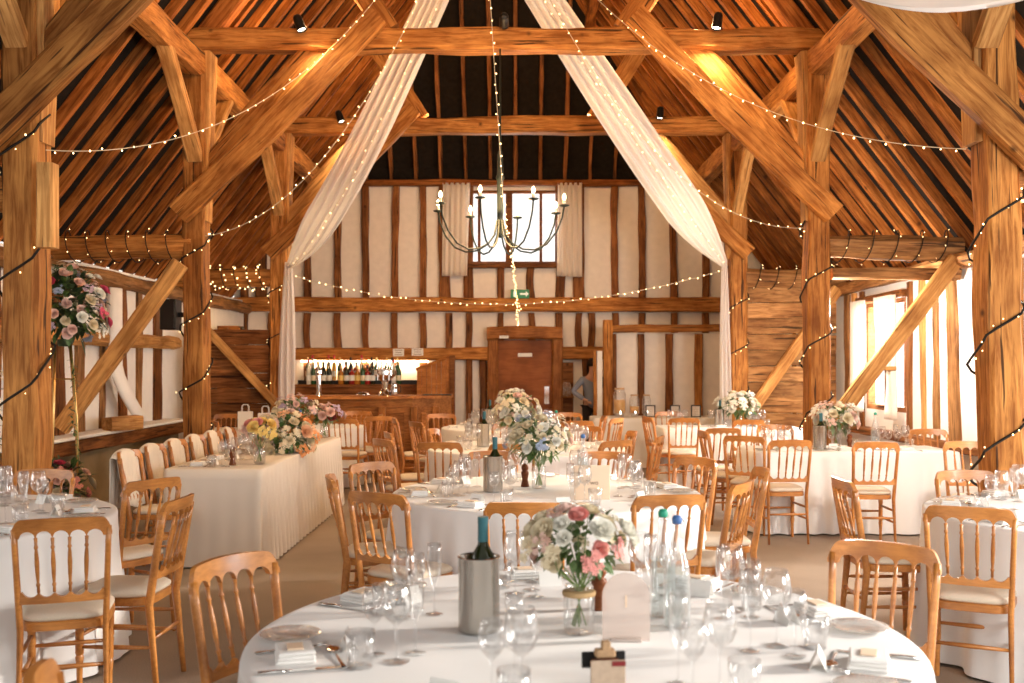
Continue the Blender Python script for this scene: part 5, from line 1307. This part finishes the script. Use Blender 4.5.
for s in (-1, 1):
    X = XL if s < 0 else XR
    for i, (z0, z1, tn) in ((1, (.7, 3.2 if s < 0 else 3.0, 3.1)), (2, (.8, 3.0, 3.3)), (3, (.8, 2.9, 3.3))):
        lights('light_garland', helix({(-1, 1): -3.21, (1, 1): 3.17}.get((s, i), X), P[i], z0, z1, [.15, .15, .15, .155][i], tn, ph=.6+s), 'dark cable of tiny lights wound around the %s arcade post of the %s' % ('bar side' if s < 0 else 'window side', tr_name[i]), .09, 'cable', .009, .8, .03)
def hx(x0, x1, Y, z, r, turns): n = int(turns*14); return [Vector((x0+(x1-x0)*k/n, Y+r*math.cos(2*PI*turns*k/n), z+r*math.sin(2*PI*turns*k/n))) for k in range(n+1)]
lights('light_garland', hx(WL+.1, XL-.15, P[2], 2.75, .165, 6), 'dark cable of tiny lights wound around the bar side aisle tie', .17, 'cable', .006, .6, .03)
lights('light_garland', hx(WR-.1, XR+.15, P[2], 2.75, .165, 5), 'dark cable of tiny lights wound around the window side aisle tie', .2, 'cable', .006, .6, .03)
lights('light_garland', hx(WL+.1, XL-.15, P[3], 2.75, .165, 7), 'dark cable of tiny lights wound around the aisle tie above the dark plank screen', .07, 'cable', .006, 1.3, .04)
lights('light_garland', hx(WR-.1, XR+.15, P[3], 2.75, .165, 5), 'dark cable of tiny lights along the top of the golden plank screen', .2, 'cable', .006, .7, .03)

# ------------------------------------------------------------------ lamps and daylight
def lamp(kind, loc, energy, colour, name, size=.1, rot=None, target=None, spot=None, parent=None, blend=.6):
    l = bpy.data.lights.new(name, kind); l.energy = energy; l.color = colour
    if kind == 'POINT': l.shadow_soft_size = size
    if kind == 'SPOT': l.spot_size = R(spot or 60); l.spot_blend = blend; l.shadow_soft_size = size
    o = bpy.data.objects.new(name, l); COL.objects.link(o); o.location = loc
    if target is not None: o.rotation_euler = (Vector(target)-Vector(loc)).to_track_quat('-Z', 'Y').to_euler()
    if rot: o.rotation_euler = rot
    return o
WARM = (1, .60, .27)
def fixture(x, y, z, tgt, label, lit=True, e=130):
    o = empty('spotlight', (x, y, z)); d = (Vector(tgt)-Vector((x, y, z))).normalized()
    rot = d.to_track_quat('Z', 'Y').to_euler()
    MB().lathe([(0, -.09), (.035, -.085), (.045, -.06), (.050, .06), (.052, .075), (.046, .075), (.044, .055)], 18, caps=False).build('can', 'black', o, rot=rot, smooth=True)
    MB().lathe([(0, .052), (.043, .052), (.043, .056), (0, .058)], 18).build('lamp_face', 'lampface' if lit else 'black', o, rot=rot)
    MB().sweep([(0, .03, 0), (0, .14, .04), (0, .24, .05)], .010, 6).build('bracket', 'black', o)
    tag(o, label, 'spotlight', 'beam spotlights')
    if lit: lamp('SPOT', (x+d.x*.09, y+d.y*.09, z+d.z*.09), e, (1, .74, .42), 'spot_beam', .03, target=Vector((x, y, z))+d*3, spot=120, blend=.9)
fixture(-2.13, P[2]-.27, 4.93, (-1.85, P[2]-.31, 4.2), 'black spotlight on the middle tie beam, bar side, shining on a brace')
fixture(2.02, P[2]-.27, 4.95, (1.9, P[2]-.31, 4.2), 'black spotlight on the middle tie beam, window side')
fixture(-2.36, P[3]-.27, 4.90, (-2.1, P[3]-.31, 4.2), 'black spotlight on the far tie beam, bar side')
fixture(1.98, P[3]-.27, 4.95, (1.9, P[3]-.31, 4.2), 'black spotlight on the far tie beam, window side')
fixture(-.10, P[2]-.22, 4.98, (-.1, P[2]+1, 4.6), 'unlit black spotlight in the middle of the middle tie beam', lit=False)
fixture(-2.1, P[1]-.22, 4.93, (-1.0, P[1]+3, 2.0), 'added black spotlight on the unseen first tie beam, bar side', e=160)  # this pair is added out of view for warm light in the near bays
fixture(2.0, P[1]-.22, 4.93, (1.0, P[1]+3, 2.0), 'added black spotlight on the unseen first tie beam, window side', e=160)
# warm uplighters added unseen behind the tie beams to light roof and gable
def uplighter(x, y, e, label, z=4.97):
    o = empty('uplighter', (x, y+.20, z-.16)); MB().lathe([(.05, 0), (.06, .02), (.065, .10), (.06, .10), (.055, .03)], 16, caps=False).build('bowl', 'black', o, smooth=True); MB().lathe([(0, .07), (.05, .075), (0, .08)], 14).build('glowing_lens', 'lampface', o); tag(o, label, 'uplighter', 'added fill lamps')
    lamp('POINT', (x, y+.20, z+.05), e, WARM, 'added_warm_fill', .12)
uplighter(-1.4, P[1], UP1, 'added fill lamp behind the first tie beam, bar side'); uplighter(1.3, P[1], UP1, 'added fill lamp behind the first tie beam, window side')
uplighter(-1.95, P[2], UP2, 'added fill lamp behind the middle tie beam, bar side'); uplighter(1.9, P[2], UP2, 'added fill lamp behind the middle tie beam, window side')
uplighter(-1.0, P[3], UP3, 'added fill lamp behind the far tie beam, bar side'); uplighter(.9, P[3], UP3, 'added fill lamp behind the far tie beam, window side')
for q, (ly, lx, e) in enumerate(((6.75, 3.20, WASH), (10.36, 3.16, WASH))):  # lamps added out of sight behind the posts to brighten the window side wall
    o = empty('added_wash_light', (lx+.06, ly, 2.25)); MB().lathe([(.035, 0), (.038, .05), (.03, .06), (0, .06)], 14).build('can', 'black', o); MB().lathe([(0, -.004), (.032, 0), (0, .004)], 14).build('lamp_face', 'lampface', o); tag(o, 'small added wash light hidden behind the window side arcade post of the %s truss' % ('first', 'middle', 'far')[q], 'wash light')
    lamp('POINT', (lx+.22, ly+.05, 2.12), e, (1, .90, .78), 'added_aisle_wash', .1)
lamp('POINT', (cx, cy, 3.05), CHE, (1, .62, .29), 'chandelier_glow', .35)
# bar shelf light under the rail
l = lamp('AREA', (-2.6, 17.3, 1.59), 9, (1, .70, .36), 'bar_shelf_strip'); l.data.shape = 'RECTANGLE'; l.data.size = 2.2; l.data.size_y = .06
o = MB().box((-2.6, 17.33, 1.605), (2.2, .05, .02)).build('shelf_light_strip', 'lampface'); tag(o, 'warm light strip fixed under the rail above the bar bottles', 'light strip'); o.hide_render = False
l.location = (-2.6, 17.31, 1.59)
lamp('POINT', (-3.9, 15.2, 2.3), 14, WARM, 'screen_corner_glow', .1)
def win_light(loc, target, sx, sy, e, col=(1, .97, .93), name='window_daylight', spread=180):
    l = lamp('AREA', loc, e, col, name, target=target); l.data.shape = 'RECTANGLE'; l.data.size = sx; l.data.size_y = sy; l.data.spread = R(spread); return l
win_light((4.9, 3.9, 1.75), (0, 3.0, .9), .9, 1.5, DAY1, name='barn_door_daylight')
win_light((3.7, .6, 2.1), (2.6, 7, 1.3), 1.6, 2.0, DAY2, name='entrance_daylight')
win_light((WR+.3, 12.3, 1.7), (0, 11.5, .9), 1.2, 1.3, DAY3)
win_light(((wx0+wx1)/2, YB+.35, 4.1), ((wx0+wx1)/2, 10, 1.0), 1.5, 1.2, DAY4)
win_light((WL-.3, 4.5, 1.6), (4, 8.5, 1.2), 2.8, 1.2, DAY5)
sn = lamp('SUN', (9, 5, 4), SUN, (1, .92, .82), 'low_sun'); sn.data.angle = R(5); sn.rotation_euler = Vector((-1, -.16, -.34)).to_track_quat('-Z', 'Y').to_euler()
w = bpy.data.worlds.new('sky'); S.world = w; w.use_nodes = True; bg = w.node_tree.nodes['Background']; bg.inputs[0].default_value = (1, .97, .93, 1); bg.inputs[1].default_value = SKY

# ------------------------------------------------------------------ camera
cd = bpy.data.cameras.new('camera'); cam = bpy.data.objects.new('camera', cd); COL.objects.link(cam); S.camera = cam
cam.location = (0, 0, CH); cam.rotation_euler = (PI/2, 0, 0); cd.sensor_width = 36; cd.lens = 995*36/1024
cd.shift_x = -2/1024; cd.shift_y = 23.5/1024; cd.clip_start = .05
cd.dof.use_dof = True; cd.dof.focus_distance = 6.2; cd.dof.aperture_fstop = 3.2
S.view_settings.view_transform = 'Standard'; S.view_settings.look = 'None'; S.view_settings.gamma = 1; S.view_settings.use_curve_mapping = False
S.view_settings.exposure = EXPO
S.cycles.max_bounces = 8; S.cycles.diffuse_bounces = 4; S.cycles.transparent_max_bounces = 24; S.cycles.glossy_bounces = 3; S.cycles.sample_clamp_indirect = 6; S.cycles.caustics_reflective = False; S.cycles.caustics_refractive = False
for o in S.objects:
    if o.get('label') and not (4 <= len(o['label'].split()) <= 16): print('LABEL LEN', len(o['label'].split()), o['label'])
